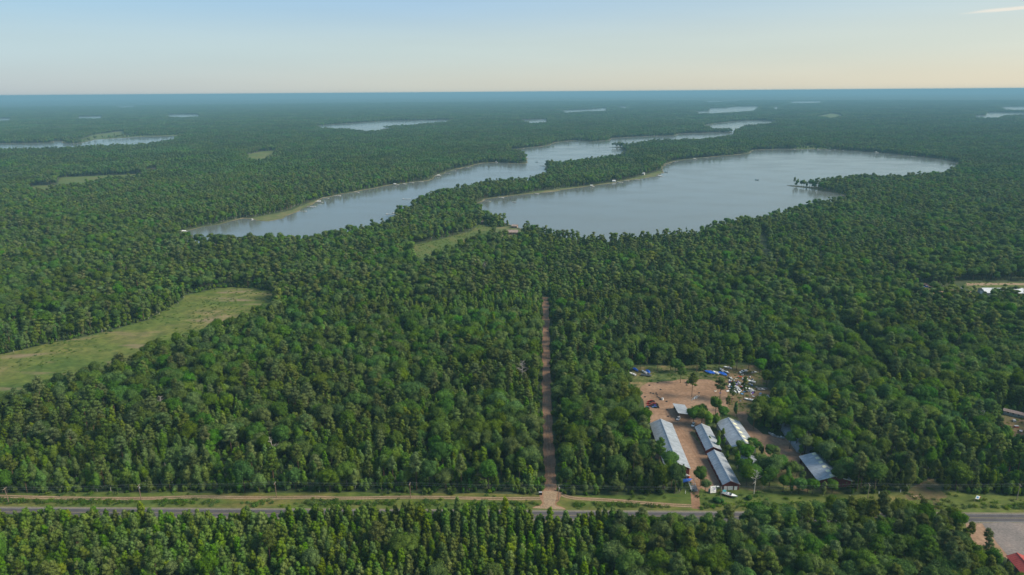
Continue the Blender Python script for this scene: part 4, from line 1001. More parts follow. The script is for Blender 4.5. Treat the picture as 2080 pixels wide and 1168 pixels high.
def gable(name, label, cat, rf, rn, zr, ze_l, ze_r, wl, wr, roof, wall, trim, group=None, over=0.5, doors=(), skylights=(), side_windows=0, open_left=False):
    a, b_ = P(rn[0], rn[1], zr), P(rf[0], rf[1], zr); c, rz, Ln = frame(a, b_); t = thing(name, label, cat, ground(c), rz, group)
    h = Ln/2; x0, x1 = -wl+over, wr-over; y0, y1 = -h+over, h-over
    zl = ze_l+(zr-ze_l)*over/wl-0.12; zq = ze_r+(zr-ze_r)*over/wr-0.12; zt = zr-0.14
    mb = MB(); base = -0.3
    prof = [(x0, base), (x1, base), (x1, zq), (0, zt), (x0, zl)]
    vs = [(x, y0, z) for x, z in prof]+[(x, y1, z) for x, z in prof]
    fs = [(0,1,2,3,4), (9,8,7,6,5), (1,6,7,2)]
    if not open_left: fs.append((0,4,9,5))
    mb.add(vs, fs); mb.build('wall', wall, t)
    if open_left:
        k = max(3, int(Ln/4))
        for i in range(k+1):
            pm = MB(); pm.box((x0, y0+(y1-y0)*i/k, zl/2), (0.2, 0.2, zl)); pm.build('post', M_WOOD, t)
    L_ = slope('roof_slope', (0, -h, zr), (0, h, zr), (-wl, h, ze_l), (-wl, -h, ze_l), roof, t)
    R_ = slope('roof_slope', (0, -h, zr), (0, h, zr), (wr, h, ze_r), (wr, -h, ze_r), roof, t)
    mb = MB(); mb.box((0, 0, zr+0.10), (0.5, Ln+0.06, 0.09)); mb.build('ridge_cap', roof, t)
    for sgn, yy in ((-1, -h-0.06), (1, h+0.06)):
        for xe, ze in ((-wl, ze_l), (wr, ze_r)):
            mb = MB(); slab(mb, [(0, yy-0.05, zr+0.06), (0, yy+0.05, zr+0.06), (xe, yy+0.05, ze+0.06), (xe, yy-0.05, ze+0.06)], 0.32); mb.build('barge_board', trim, t)
    for dx, wd, hd, m_ in doors:
        mb = MB(); mb.box((dx, y0-0.05, hd/2), (wd, 0.1, hd)); d = mb.build('door', m_, t)
        mb = MB()
        for s_ in (-1, 1): mb.box((dx+s_*(wd/2+0.07), y0-0.07, hd/2+0.04), (0.12, 0.13, hd+0.08))
        mb.box((dx, y0-0.07, hd+0.14), (wd+0.26, 0.13, 0.12)); mb.build('door_frame', trim, d)
    for side, f0, f1, ty_, ln in skylights:     # side, share of the slope from ridge, place along the ridge, length
        xe, ze, so = (-wl, ze_l, L_) if side < 0 else (wr, ze_r, R_)
        q = [(xe*f, ty_+dy, zr+(ze-zr)*f+0.075) for f, dy in ((f0, -ln/2), (f0, ln/2), (f1, ln/2), (f1, -ln/2))]
        mb = MB(); slab(mb, q, 0.05); mb.build('skylight', M_SKYL, so)
    for i in range(side_windows):
        yy = y0+(i+0.5)*(y1-y0)/side_windows
        for xs in (x0-0.04, x1+0.04):
            mb = MB(); mb.box((xs, yy, min(zl, zq)*0.58), (0.08, 1.2, 1.0)); wn_ = mb.build('window', M_WHITE, t)
            mb = MB(); mb.box((xs+(0.05 if xs > 0 else -0.05), yy, min(zl, zq)*0.58), (0.03, 1.0, 0.8)); mb.build('pane', M_GLASS, wn_)
    return t
gable('storage_barn', 'long grey roofed barn with red end wall, leftmost in the sandy yard', 'barn', (1342,850.7), (1376.5,940.5), 7.2, 4.0, 4.0, 6.6, 7.2, M_ROOF, M_RWALL, M_WHITE, 'metal roofed storage sheds', doors=((-3.2, 3.0, 3.2, M_WHITE), (2.6, 3.0, 3.2, M_WHITE)), side_windows=8)
gable('storage_shed', 'farther of the two narrow sheds in line, red gable under wavy grey roof', 'shed', (1425,860), (1449,907.7), 5.6, 3.2, 3.4, 4.0, 5.2, M_ROOF, M_RWALL, M_RWALL, 'metal roofed storage sheds', side_windows=5)
gable('storage_shed', 'nearer of the two narrow sheds in line, red gable with white doors', 'shed', (1450.5,913.5), (1484.5,977), 5.6, 3.2, 3.4, 4.0, 5.2, M_ROOF, M_RWALL, M_RWALL, 'metal roofed storage sheds', doors=((-2.2, 1.7, 2.3, M_WHITE), (0.2, 2.7, 2.3, M_WHITE), (3.0, 1.6, 2.2, M_WHITE)), side_windows=6)
gable('storage_shed', 'wide grey shed with a row of yellowish skylights, behind the twin sheds', 'shed', (1479.5,848), (1514,899), 7.0, 4.0, 4.0, 7.4, 7.2, M_ROOF, M_GWALL, M_WHITE, 'metal roofed storage sheds', skylights=[(1, 0.12, 0.42, -12+5.2*i, 2.6) for i in range(6)])
gable('storage_shed', 'small grey roof half hidden by trees beside the nearer twin shed', 'shed', (1516,921), (1537,949), 5.0, 3.0, 3.0, 4.4, 4.6, M_ROOF, M_RWALL, M_WHITE, 'metal roofed storage sheds')
gable('storage_shed', 'big grey shed open along its left side, farthest right by the road', 'shed', (1656,918.5), (1696,967), 6.8, 4.2, 4.0, 8.8, 9.4, M_ROOF, M_RWALL, M_WHITE, 'metal roofed storage sheds', skylights=[(-1, 0.03, 0.24, -11+4.4*i, 2.2) for i in range(6)], open_left=True)
gable('long_building', 'long white roofed building in the clearing at the right edge', 'building', (2078,585.5), (1994,584.5), 6.5, 4.0, 3.6, 7.0, 8.5, M_WROOF, M_GWALL, M_WHITE, doors=((0, 4, 3, M_WHITE),), side_windows=9)
gable('cabin', 'red roofed cabin in the lower right corner beside the gravel lot', 'cabin', (2066,1123), (2098,1158), 4.8, 2.9, 2.9, 4.2, 5.0, M_RROOF, M_BWALL, M_BWALL, side_windows=3)
# arched hut
a, b_ = P(1648, 905, 4.8), P(1607, 853, 4.8); c, rz, Ln = frame(a, b_)
t = thing('arched_hut', 'dark bluish arched metal hut showing above the trees behind the big shed', 'hut', ground(c), rz)
mb = MB(); n_ = 12; k = int(Ln/1.2); W_ = 7.5
for i in range(k+1):
    for j in range(n_+1):
        aa = PI*j/n_; rr_ = 1.0 if i % 2 else 0.992
        mb.v.append((W_*math.cos(aa)*rr_, -Ln/2+Ln*i/k, 5.0*math.sin(aa)**0.8*rr_ if 0 < j < n_ else -0.2))
for i in range(k):
    for j in range(n_):
        p = i*(n_+1)+j; mb.f.append((p, p+n_+1, p+n_+2, p+1)); mb.m.append(0)
mb.build('shell', M_DROOF, t)
for yy in (-Ln/2+0.05, Ln/2-0.05):
    e = MB(); e.add([(W_*0.98*math.cos(PI*j/n_), yy, max(-0.2, 4.9*math.sin(PI*j/n_)**0.8)) for j in range(n_+1)], [tuple(range(n_+1)) if yy < 0 else tuple(range(n_, -1, -1))]); e.build('end_wall', M_GWALL, t)
e = MB(); e.box((0, -Ln/2-0.05, 1.7), (4.0, 0.1, 3.4)); e.build('door', M_DROOF, t)
# small open-fronted shed
a, b_ = P(1379, 850), P(1368, 831); c, rz, Ln = frame(a, b_); c = ground(c)
t = thing('open_shed', 'small grey shed open to the left, in the middle of the sandy yard', 'shed', c, rz, 'metal roofed storage sheds')
h = Ln/2; wd = 7.0
mb = MB(); mb.add([(wd, -h, -.2), (wd, h, -.2), (wd, h, 2.6), (wd, -h, 2.6)], [(0,1,2,3)]); mb.add([(0.2, -h, -.2), (wd, -h, -.2), (wd, -h, 2.6), (0.2, -h, 3.7)], [(0,1,2,3)]); mb.add([(0.2, h, -.2), (wd, h, -.2), (wd, h, 2.6), (0.2, h, 3.7)], [(3,2,1,0)]); mb.build('wall', M_BWALL, t)
slope('roof_slope', (-0.7, -h-0.4, 3.95), (-0.7, h+0.4, 3.95), (wd+0.4, h+0.4, 2.72), (wd+0.4, -h-0.4, 2.72), M_ROOF, t)
for i in range(4):
    mb = MB(); mb.box((0.1, -h+0.1+(2*h-0.2)*i/3, 1.75), (0.2, 0.2, 3.7)); mb.build('post', M_WOOD, t)
def cottage(px, py, rz, ln, wd, roof, wall, name, label, zr=6.0, ze=3.4, group=None, chimney=True):
    p = P(px, py); t = thing(name, label, 'house', p, rz, group)
    h, x1 = ln/2, wd/2; mb = MB()
    vs = [(-x1+.4, y, -.4) for y in (-h, h)]; prof = [(-x1+.4, -.4), (x1-.4, -.4), (x1-.4, ze+.1), (0, zr-.15), (-x1+.4, ze+.1)]
    mb.add([(x, -h+.4, z) for x, z in prof]+[(x, h-.4, z) for x, z in prof], [(0,1,2,3,4),(9,8,7,6,5),(1,6,7,2),(0,4,9,5)]); mb.build('wall', wall, t)
    r_ = slope('roof_slope', (0, -h, zr), (0, h, zr), (-x1, h, ze), (-x1, -h, ze), roof, t, 3); slope('roof_slope', (0, -h, zr), (0, h, zr), (x1, h, ze), (x1, -h, ze), roof, t, 3)
    if chimney: mb = MB(); mb.box((x1*0.3, h*0.4, zr+0.2), (0.8, 0.8, 1.8)); mb.build('chimney', M_BWALL, r_)
    for s_ in (-1, 1):
        for yy in (-h*0.5, 0.0, h*0.5):
            mb = MB(); mb.box((s_*(x1-.37), yy, 1.8), (0.1, 1.5, 1.2)); w_ = mb.build('window', M_WHITE, t); mb = MB(); mb.box((s_*(x1-.31), yy, 1.8), (0.03, 1.3, 1.0)); mb.build('pane', M_GLASS, w_)
    mb = MB(); mb.box((0, -h+.37, 1.05), (1.0, 0.1, 2.1)); mb.build('door', M_WHITE, t)
    return t
cottage(594, 413.5, 1.35, 15, 10, M_GROOF, M_BWALL, 'lake_house', 'brown lake house with grey roof above the marshy point of the long lake', 8, 4.8)
cottage(1306, 355, 1.0, 9, 7, M_WROOF, M_GWALL, 'lake_cottage', 'pale cottage on the grassy tip of the wooded peninsula', 6, 3.4)
cottage(1247, 370, 1.4, 8, 5, M_WROOF, M_WHITE, 'boat_house', 'small white boathouse on the peninsula shore among the docks', 5, 3.2, chimney=False)
cottage(1041, 475.5, 1.5, 17, 10, M_TROOF, M_BWALL, 'lake_house', 'wide tan roofed house at the near end of the round lake', 6.5, 3.4)
cottage(1046, 462.5, 1.3, 9, 8, M_TROOF, M_BWALL, 'garage', 'small tan roofed garage between the tan house and the round lake', 5, 3, chimney=False)
cottage(1083, 468, 1.9, 9, 7, M_WROOF, M_GWALL, 'lake_cottage', 'pale roofed cottage among trees right of the tan house', 5.5, 3.2)
cottage(889, 469, 0.4, 7, 5, M_WROOF, M_WHITE, 'garden_shed', 'white shed glimpsed between the trees above the little marsh', 4.5, 3, chimney=False)
cottage(1009.5, 447.5, 0.6, 5, 4, M_WROOF, M_ORANGE, 'garden_shed', 'tiny bright orange and white hut by the near shore of the round lake', 4, 2.6, chimney=False)
cottage(985, 454, 1.6, 12, 6, M_TROOF, M_RWALL, 'cottage', 'low reddish cottage left of the tan house at the head of the marsh', 4.6, 2.8)
cottage(1565, 294, 1.5, 12, 8, M_WROOF, M_WHITE, 'lake_house', 'white house in the trees beyond the far shore of the round lake', 8, 5)
cottage(931, 322, 1.2, 12, 8, M_WROOF, M_WHITE, 'lake_house', 'white house in the wood north of the long lake', 9, 6)
cottage(1046, 328, 1.5, 11, 8, M_TROOF, M_BWALL, 'lake_cottage', 'brown cottage on the wooded islet point in the long lake', 6, 3.6)
cottage(2058, 844, 0.85, 11, 4, M_TROOF, M_GWALL, 'garden_shed', 'narrow brown shed in the cluttered garden at the right edge', 3.6, 2.4, chimney=False)

# ------------------------------------------------------------------ power line
pole_px = [(18,1021), (287,1015.5), (562,1010.5), (834,1012), (1134.5,1017), (1463,1021), (1762,1014), (2065,1015)]
pole_words = ['leaning wooden power pole with broad crossarm at the left edge', 'second wooden power pole from the left beside the dirt track', 'third wooden power pole from the left beside the dirt track', 'fourth wooden power pole standing left of the dirt lane', 'pale power pole right beside the mouth of the dirt lane', 'pale power pole between the roadside sign and the bush', 'power pole half hidden behind the wide oak by the road', 'tall grey power pole at the right edge beyond the leaning sign']
heads = []
for i, ((px, py), lab) in enumerate(zip(pole_px, pole_words)):
    p = P(px, py); Hp = 8.8 if i else 8.6
    t = thing('power_pole', lab, 'power pole', p, 0.0, 'power poles along the road'); t.rotation_euler = (0, -0.06 if i == 0 else random.uniform(-0.02, 0.02), random.uniform(-0.15, 0.15))
    mb = MB(); mb.cyl((0, 0, -0.4), (0, 0, Hp), 0.20, 0.13, 8); mb.build('pole', M_POLE if i < 4 else M_WOOD, t)
    mb = MB(); mb.box((0, 0, Hp-0.5), (0.14, 2.6, 0.16)); mb.build('crossarm', M_WOOD, t)
    for yy in (-1.15, 0.4, 1.15):
        mb = MB(); mb.cyl((0, yy, Hp-0.42), (0, yy, Hp-0.16), 0.07, 0.05, 6); mb.build('insulator', M_GREYP, t)
    if i in (1, 4): mb = MB(); mb.cyl((0.35, 0, Hp-2.1), (0.35, 0, Hp-1.2), 0.24, 0.24, 8); mb.build('transformer', M_GREYP, t)
    heads.append((p.x, p.y, Hp))
for yy, dz, lab in ((-1.15, -0.14, 'nearest of the three thin overhead wires strung between the roadside power poles'), (0.4, -0.14, 'middle one of the three thin overhead wires between the roadside power poles'), (1.15, -0.14, 'farthest of the three thin overhead wires strung between the roadside power poles')):
    mb = MB(); hh = [(-330, heads[0][1]-6, 8.6)]+heads+[(heads[-1][0]+70, heads[-1][1]-1, 8.8)]
    for a, b_ in zip(hh[:-1], hh[1:]):
        pv = None
        for k in range(13):
            t_ = k/12; q_ = (a[0]+(b_[0]-a[0])*t_, a[1]+(b_[1]-a[1])*t_+yy, a[2]+(b_[2]-a[2])*t_+dz-0.9*4*t_*(1-t_)*0.8)
            if pv: mb.cyl(pv, q_, 0.018, 0.018, 3, cap=False)
            pv = q_
    tag(mb.build('power_line', M_WIRE), lab, 'wire', 'overhead wires')

# ------------------------------------------------------------------ boats, vehicles and yard things
def hull_mesh(Ln, Wd, Hh, mats, flat=False):
    mb = MB(); st = 7
    for i in range(st):
        t = i/(st-1); y = -Ln/2+Ln*t; w_ = Wd/2*(1-max(0, (t-0.35)/0.65)**2.2*0.97)*(0.92+0.08*min(1, t*4)); sh = Hh*(1+0.18*t*t); kz = 0.0+0.35*Hh*max(0, (t-0.6)/0.4)**2
        mb.v += [(-w_, y, sh), (-w_*0.82, y, Hh*0.42+kz*0.5), (0, y, kz), (w_*0.82, y, Hh*0.42+kz*0.5), (w_, y, sh)]
    for i in range(st-1):
        for j in range(4): p = i*5+j; mb.f.append((p, p+1, p+6, p+5)); mb.m.append(0)
    mb.f.append((0, 1, 2, 3, 4)[::-1]); mb.m.append(0)
    return mb
def boat_proto(name, label, Ln, Wd, hull, deck, motor=True, cover=None):
    t = thing(name, label, 'boat', (0, 0, -500)); Hh = 0.95
    hull_mesh(Ln, Wd, Hh, None).build('hull', hull, t)
    if cover:
        mb = MB(); st = 6
        for i in range(st):
            f_ = i/(st-1); y = -Ln/2*1.0+Ln*f_; w_ = Wd/2*1.06*(1-max(0, (f_-0.35)/0.65)**2.2*0.95); pk = Hh+0.55*math.sin(PI*min(1, 0.15+f_*0.85))+random.uniform(-.04, .04)
            mb.v += [(-w_, y, Hh*0.72), (-w_*0.98, y, Hh*1.06), (0, y, pk), (w_*0.98, y, Hh*1.06), (w_, y, Hh*0.72)]
        for i in range(st-1):
            for j in range(4): p = i*5+j; mb.f.append((p+5, p+6, p+1, p)[::-1]); mb.m.append(0)
        mb.f.append((0, 1, 2, 3, 4)); mb.m.append(0); mb.build('tarp_cover', cover, t)
    else:
        mb = MB(); mb.v = [(-Wd*.44, -Ln*.49, .86), (Wd*.44, -Ln*.49, .86), (Wd*.45, -.1, .92), (Wd*.36, Ln*.22, .98), (0, Ln*.47, 1.08), (-Wd*.36, Ln*.22, .98), (-Wd*.45, -.1, .92)]
        mb.f = [tuple(range(7))]; mb.m = [0]; d = mb.build('deck', deck, t)
        mb = MB(); mb.box((0, -Ln*.17, .97), (Wd*.68, Ln*.42, .14)); mb.build('cockpit', M_GREYP, d)
        for s_ in (-1, 1): mb = MB(); mb.box((s_*Wd*.18, -Ln*.12, 1.15), (.5, .55, .5)); mb.build('seat', M_WHITE, t)
        mb = MB(); slab(mb, [(-Wd*.36, Ln*.10, 1.0), (Wd*.36, Ln*.10, 1.0), (Wd*.30, Ln*.03, 1.5), (-Wd*.30, Ln*.03, 1.5)], 0.03); mb.build('windshield', M_GLASS, t)
    if motor: mb = MB(); mb.box((0, -Ln/2-.25, 1.0), (.42, .5, .6)); mb.box((0, -Ln/2-.28, .45), (.16, .22, .8)); mb.build('outboard_motor', M_DARK, t)
    return t
def snow_proto(label, body):
    t = thing('snowmobile', label, 'snowmobile', (0, 0, -500))
    mb = MB(); mb.add([(-.42, .2, .3), (.42, .2, .3), (.36, 1.35, .38), (-.36, 1.35, .38), (-.36, .1, .95), (.36, .1, .95), (.22, 1.2, .62), (-.22, 1.2, .62)], [(0,3,2,1),(4,5,6,7),(0,1,5,4),(1,2,6,5),(2,3,7,6),(3,0,4,7)]); mb.build('hood', body, t)
    mb = MB(); mb.box((0, -.55, .62), (.40, 1.3, .28)); mb.build('seat', M_DARK, t)
    mb = MB(); mb.box((0, -.45, .26), (.40, 1.9, .42)); mb.build('track', M_DARK, t)
    mb = MB(); slab(mb, [(-.28, .35, .92), (.28, .35, .92), (.22, .12, 1.28), (-.22, .12, 1.28)], .02); mb.build('windshield', M_GLASS, t)
    for s_ in (-1, 1): mb = MB(); mb.box((s_*.48, 1.0, .07), (.15, 1.3, .06)); mb.cyl((s_*.45, .9, .08), (s_*.32, .9, .42), .04, n=4); mb.build('ski', body, t)
    return t
def car_proto(label, paint_, tall=False):
    t = thing('parked_car', label, 'car', (0, 0, -500)); z = 1.0 if tall else .85
    mb = MB(); prof = [(-2.2, .35), (2.2, .35), (2.25, .62), (1.35, z-.06), (.9, z), (-2.15, z), (-2.25, .6)]
    mb.add([(-.88, y, z_) for y, z_ in prof]+[(.88, y, z_) for y, z_ in prof], [tuple(range(6, -1, -1)), tuple(range(7, 14))]+[(i, (i+1) % 7, 7+(i+1) % 7, 7+i) for i in range(7)]); mb.build('body', paint_, t)
    mb = MB(); prof = [(-2.05, z+.005), (1.0, z+.005), (.35, z+.62), (-1.75, z+.62)]
    mb.add([(-.82+(.1 if i > 1 else 0), y, z_) for i, (y, z_) in enumerate(prof)]+[(.82-(.1 if i > 1 else 0), y, z_) for i, (y, z_) in enumerate(prof)], [(3,2,1,0),(4,5,6,7)]+[(i, (i+1) % 4, 4+(i+1) % 4, 4+i) for i in range(4)]); mb.build('window', M_GLASS, t)
    mb = MB(); mb.box((0, -.7, z+.65), (1.36, 2.0, .05)); mb.build('roof', paint_, t)
    for s_ in (-1, 1):
        for y in (-1.4, 1.4): mb = MB(); mb.cyl((s_*.74, y, .34), (s_*.94, y, .34), .34, n=10); mb.build('wheel', M_DARK, t)
        mb = MB(); mb.box((s_*.62, 2.24, .66), (.36, .06, .16)); mb.build('headlight', M_WHITE, t)
    return t
def used(proto, first=[]):
    """the prototype itself serves as the first copy"""
    if proto.name in first: return False
    first.append(proto.name); return True
def place(proto, px, py, rz, label, group=None, z=0.0, sc=1.0, swap=None, world=None):
    p = world if world is not None else P(px, py); p = Vector((p[0], p[1], float(gz(math.hypot(p[0], p[1])))+z))
    if swap is None and used(proto):
        proto.location = p; proto.rotation_euler = (0, 0, rz); proto.scale = (sc, sc, sc); proto['label'] = label
        if group: proto['group'] = group
        return proto
    return dup(proto, p, rz, label, group, sc, swap)
B_WHITE = boat_proto('motor_boat', 'x', 6.2, 2.35, M_WHITE, M_WHITE)
B_TARP = boat_proto('covered_boat', 'x', 6.6, 2.45, M_WHITE, M_WHITE, cover=M_BLUE)
B_FISH = boat_proto('fishing_boat', 'x', 5.2, 1.9, M_TEAL, M_GREYP)
B_ALU = boat_proto('aluminium_boat', 'x', 5.0, 1.8, M_ALU, M_ALU, motor=False)
gB, gT = 'boats stored in the yard', 'blue tarp covered boats in the yard'
for px, py, rz, lab in (
 (1292,753,0.3,'blue tarped boat farthest left under the trees behind the yard'), (1317,757,0.1,'blue tarped boat at the left back corner of the yard, beside a white boat'),
 (1440,758,0.5,'blue tarped boat at the left of the row behind the yard'), (1446.5,758.5,0.4,'second blue tarped boat in the row behind the yard'),
 (1467,761,0.35,'blue tarped boat beside the path to the scrap heap'), (1471.5,762,0.3,'blue tarped boat farthest right of the row, next to a grey boat'),
 (1395,978,1.9,'large boat under a bright blue tarp by the barn entrance')): place(B_TARP, px, py, rz+PI, lab, gT)
for px, py, rz, lab in (
 (1285,761,0.7,'white boat half under the trees left of the sandy yard'), (1309,757,0.5,'white boat between two blue tarps at the left back corner'),
 (1454.5,758.5,0.5,'white boat in the gap between the blue tarped boats'), (1466,753,0.2,'pale boat behind the blue tarped boats on the right'),
 (1506,757,2.4,'white boat lying askew at the back of the scrap yard'), (1511,755.5,2.0,'second white boat at the back of the scrap yard, nose up the slope'),
 (1526,776,0.9,'white boat beside the yellow green sheet on the scrap heap'), (1489,793,1.2,'white boat at the left front of the scrap heap'),
 (1496,788,0.2,'white boat in the middle of the left scrap row'), (1502,796,2.6,'white boat by the pine in the scrap heap'), (1525,793,0.4,'white boat right of the pine in the scrap heap'),
 (1551,806,1.4,'white boat near the trees at the right of the scrap heap'), (1565,808,0.6,'small white boat farthest right of the scrap heap'), (1486,782,2.2,'white boat behind the purple snowmobiles'), (1478,748,1.0,'pale boat in the shade behind the scrap yard'),
 (1521,813,1.1,'white boat near the lower edge of the scrap heap')): place(B_WHITE, px, py, rz, lab, gB)
for px, py, rz, lab in ((1475,757,0.6,'grey aluminium boat beside the last blue tarp'), (1531,758,1.9,'grey green aluminium boat at the far right corner of the scrap yard'), (1483,769,0.3,'bare aluminium boat at the top of the scrap heap'), (1546,793,1.5,'aluminium boat on the dark trailer at the right of the heap'), (1500,781,2.0,'aluminium boat in the middle of the scrap heap'), (1567,884,0.5,'aluminium boat beside the bend of the curved driveway'), (1584,890,1.2,'aluminium boat at the end of the curved driveway')): place(B_ALU, px, py, rz, lab, 'aluminium boats in the yard')
# roadside boat with red hull stripe
roadside = boat_proto('motor_boat', 'white motor boat with red side stripe on the roadside grass', 8.0, 2.7, M_WHITE, M_WHITE)
roadside.location = P(1482.5, 1008) + Vector((0, 0, 0.3)); roadside.rotation_euler = (0, 0, math.radians(-122))
mb = MB(); mb.box((-1.27, -1.2, 0.62), (0.06, 5.0, 0.2)); mb.box((1.27, -1.2, 0.62), (0.06, 5.0, 0.2)); mb.build('side_stripe', M_RED, roadside)
mb = MB(); mb.box((0, -2.9, 1.9), (2.0, 1.7, 0.08))
for sx in (-.9, .9):
    for sy in (-3.6, -2.2): mb.cyl((sx, sy, .9), (sx, sy, 1.9), .04, n=4)
mb.build('canopy', M_TEAL, roadside)
for yy in (-2, 1.5): mb = MB(); mb.box((0, yy, -.14), (1.6, .3, .34)); mb.build('cradle', M_WOOD, roadside)
S_RED = snow_proto('x', M_RED); S_PUR = snow_proto('x', M_PURPLE); S_BLU = snow_proto('x', M_LBLUE); S_ORG = snow_proto('x', M_ORANGE); S_WHT = snow_proto('x', M_WHITE)
gS = 'snowmobiles parked in a cluster'
for proto, px, py, rz, lab in (
 (S_RED,1320,817,1.2,'red snowmobile at the upper left of the bright cluster'), (S_RED,1325,815.5,1.1,'dark red snowmobile at the top of the bright cluster'), (S_RED,1318,821,1.3,'red snowmobile at the left edge of the bright cluster'), (S_ORG,1328.5,820,1.2,'orange snowmobile in the middle of the bright cluster'), (S_RED,1332,821.5,1.0,'red snowmobile at the right edge of the bright cluster'), (S_RED,1323,824,1.3,'red snowmobile at the lower left of the bright cluster'), (S_ORG,1326,822.5,1.3,'orange snowmobile second row of the bright cluster'), (S_PUR,1333,825.5,1.2,'lilac snowmobile near the lower right of the bright cluster'), (S_BLU,1329,828.5,1.1,'blue snowmobile at the bottom of the bright cluster'), (S_BLU,1334,828.5,1.2,'blue snowmobile at the lower right corner of the cluster'), (S_BLU,1316,829,0.4,'pale blue snowmobile left of the bright cluster by the bushes'), (S_RED,1319,825.5,1.2,'red snowmobile lowest on the left of the cluster')): place(proto, px, py, rz, lab, gS, sc=1.25)
gP = 'old snowmobiles on the scrap heap'
for k, (px, py) in enumerate(((1483,778),(1486,776),(1490,777),(1493,779),(1496,781),(1488,785),(1492,785.5),(1484,788),(1498,777),(1503,779),(1507,788),(1514,797),(1530,799),(1518,785))):
    pr = (S_PUR, S_WHT, S_RED, S_BLU)[k % 4]; cn_ = ('purple', 'white', 'red', 'blue')[k % 4]
    place(pr, px, py, 0.7*k, 'old %s snowmobile %s the scrap heap' % (cn_, ('at the top left of', 'on the left of', 'in the middle of', 'low on')[k//4]), gP+' '+cn_, sc=1.2)
for k, (px, py, rz, pm, lab) in enumerate(((1408,864.5,2.7,M_WHITE,'white car parked between the open shed and the twin sheds'), (1414,871,2.5,M_DARK,'dark car parked in front of the farther twin shed'), (1378,852,2.6,M_GREYP,'grey car beside the near corner of the open shed'), (1869,578.5,1.1,M_GREYP,'grey car first in the row of cars by the far track'), (1875,581,1.1,M_DARK,'black car second in the row by the far track'), (1881,583.5,1.1,M_BLUE,'dark blue car third in the row by the far track'), (1888,586,1.1,M_DARK,'black car fourth in the row by the far track'), (1896,588,1.1,M_WHITE,'white car last in the row by the far track'), (1952,588,0.3,M_WHITE,'white car beside the long white building'), (1634,938,2.7,M_BLUE,'blue car in the shade left of the big right shed'))):
    c_ = car_proto(lab, pm, k % 2 == 0); p = P(px, py); c_.location = p; c_.rotation_euler = (0, 0, rz); c_['group'] = 'parked cars'
# red tractor-like mower beside twin shed
def simple(name, label, cat, px, py, rz, parts, group=None, z=0.0):
    p = P(px, py); t = thing(name, label, cat, (p.x, p.y, p.z+z), rz, group)
    for nm, m_, boxes in parts:
        mb = MB()
        for b_ in boxes:
            if len(b_) == 6: mb.box(b_[:3], b_[3:])
            else: mb.cyl(b_[:3], b_[3:6], b_[6], n=8)
        mb.build(nm, m_, t)
    return t
simple('lawn_tractor', 'red lawn tractor in front of the farther twin shed', 'tractor', 1420, 884, 2.5, [('hood', M_RED, [(0, .9, .8, .9, 1.4, .7)]), ('seat', M_DARK, [(0, -.6, .95, .6, .6, .5)]), ('fender', M_RED, [(0, -.6, .6, 1.5, .9, .25)])]+[('wheel', M_DARK, [(sx*.55, sy, r_, sx*.8, sy, r_, r_)]) for sx in (-1, 1) for sy, r_ in ((-.6, .5), (1.2, .35))])
# scrap: sheets, drums, tyres, timber
gM = 'loose scrap sheets'
for k, (px, py, m_, cl, wh) in enumerate(((1519,776,M_YELLOW,'yellow green','beside the white boat on the scrap heap'), (1514,781,M_GREYP,'grey','in the middle of the scrap heap'), (1507,773,M_RUST,'rusty','at the back of the scrap heap'), (1496,770,M_WHITE,'white','at the top of the scrap heap'), (1517,770,M_WHITE,'white','high on the right of the heap'), (1536,787,M_GREYP,'grey','by the dark trailer'), (1493,797,M_WHITE,'white','at the front of the scrap heap'), (1508,801,M_LBLUE,'pale blue','under the pine in the scrap heap'), (1530,806,M_WHITE,'white','low on the right of the heap'), (1540,813,M_RUST,'rusty','at the lower right of the heap'), (1478,795,M_WHITE,'white','left of the heap by the broad pine'), (1481,786,M_GREYP,'grey','on the left slope of the heap'), (1512,790,M_WHITE,'white','behind the pine in the heap'), (1545,800,M_LBLUE,'pale blue','at the right edge of the heap'), (1503,766,M_RED,'red','near the back boats'), (1524,766,M_RUST,'rusty','near the far right boats'))):
    p = P(px, py); Ln, Wd = random.uniform(1.6, 3.4), random.uniform(.9, 1.8); e = MB(); nx = 5
    for i in range(nx+1):
        for yy in (-Wd/2, Wd/2): e.v.append((-Ln/2+Ln*i/nx, yy+random.uniform(-.06, .06), .25+.12*math.sin(i*2.1)+i*.08))
    for i in range(nx): e.f.append((2*i, 2*i+2, 2*i+3, 2*i+1)); e.m.append(0)
    o = e.build('scrap_sheet', m_); o.location = p; o.rotation_euler = (random.uniform(-.3, .3), random.uniform(-.2, .2), k*1.3)
    sm = o.modifiers.new('thickness', 'SOLIDIFY'); sm.thickness = 0.05
    tag(o, '%s bent sheet of scrap %s' % (cl, wh), 'scrap', gM)
for k, (px, py, m_, lab) in enumerate(((1540,832,M_LBLUE,'blue drum standing among the trees below the scrap heap'), (1542,829.5,M_WHITE,'white drum beside the blue one below the scrap heap'), (1475,834,M_RED,'red drum under the trees behind the wide shed'), (1394,969,M_WHITE,'white drum behind the blue tarped boat by the entrance'), (1399,971,M_ORANGE,'orange drum behind the blue tarped boat by the entrance'), (1373,830,M_LOG,'tan drum at the far corner of the open shed'), (1345.5,812.5,M_WHITE,'white drum alone on the open sand'))):
    simple('drum', lab, 'drum', px, py, 0, [('barrel', m_, [(0, 0, 0, 0, 0, 1.5, .75)]), ('lid', M_GREYP, [(0, 0, 1.5, 0, 0, 1.56, .62)])], 'drums in the yard')
hb = [('white', M_WHITE), ('blue', M_BLUE), ('rusty', M_RUST), ('grey', M_GREYP), ('purple', M_PURPLE), ('red', M_RED), ('tan', M_LOG)]
rj = np.random.default_rng(44)
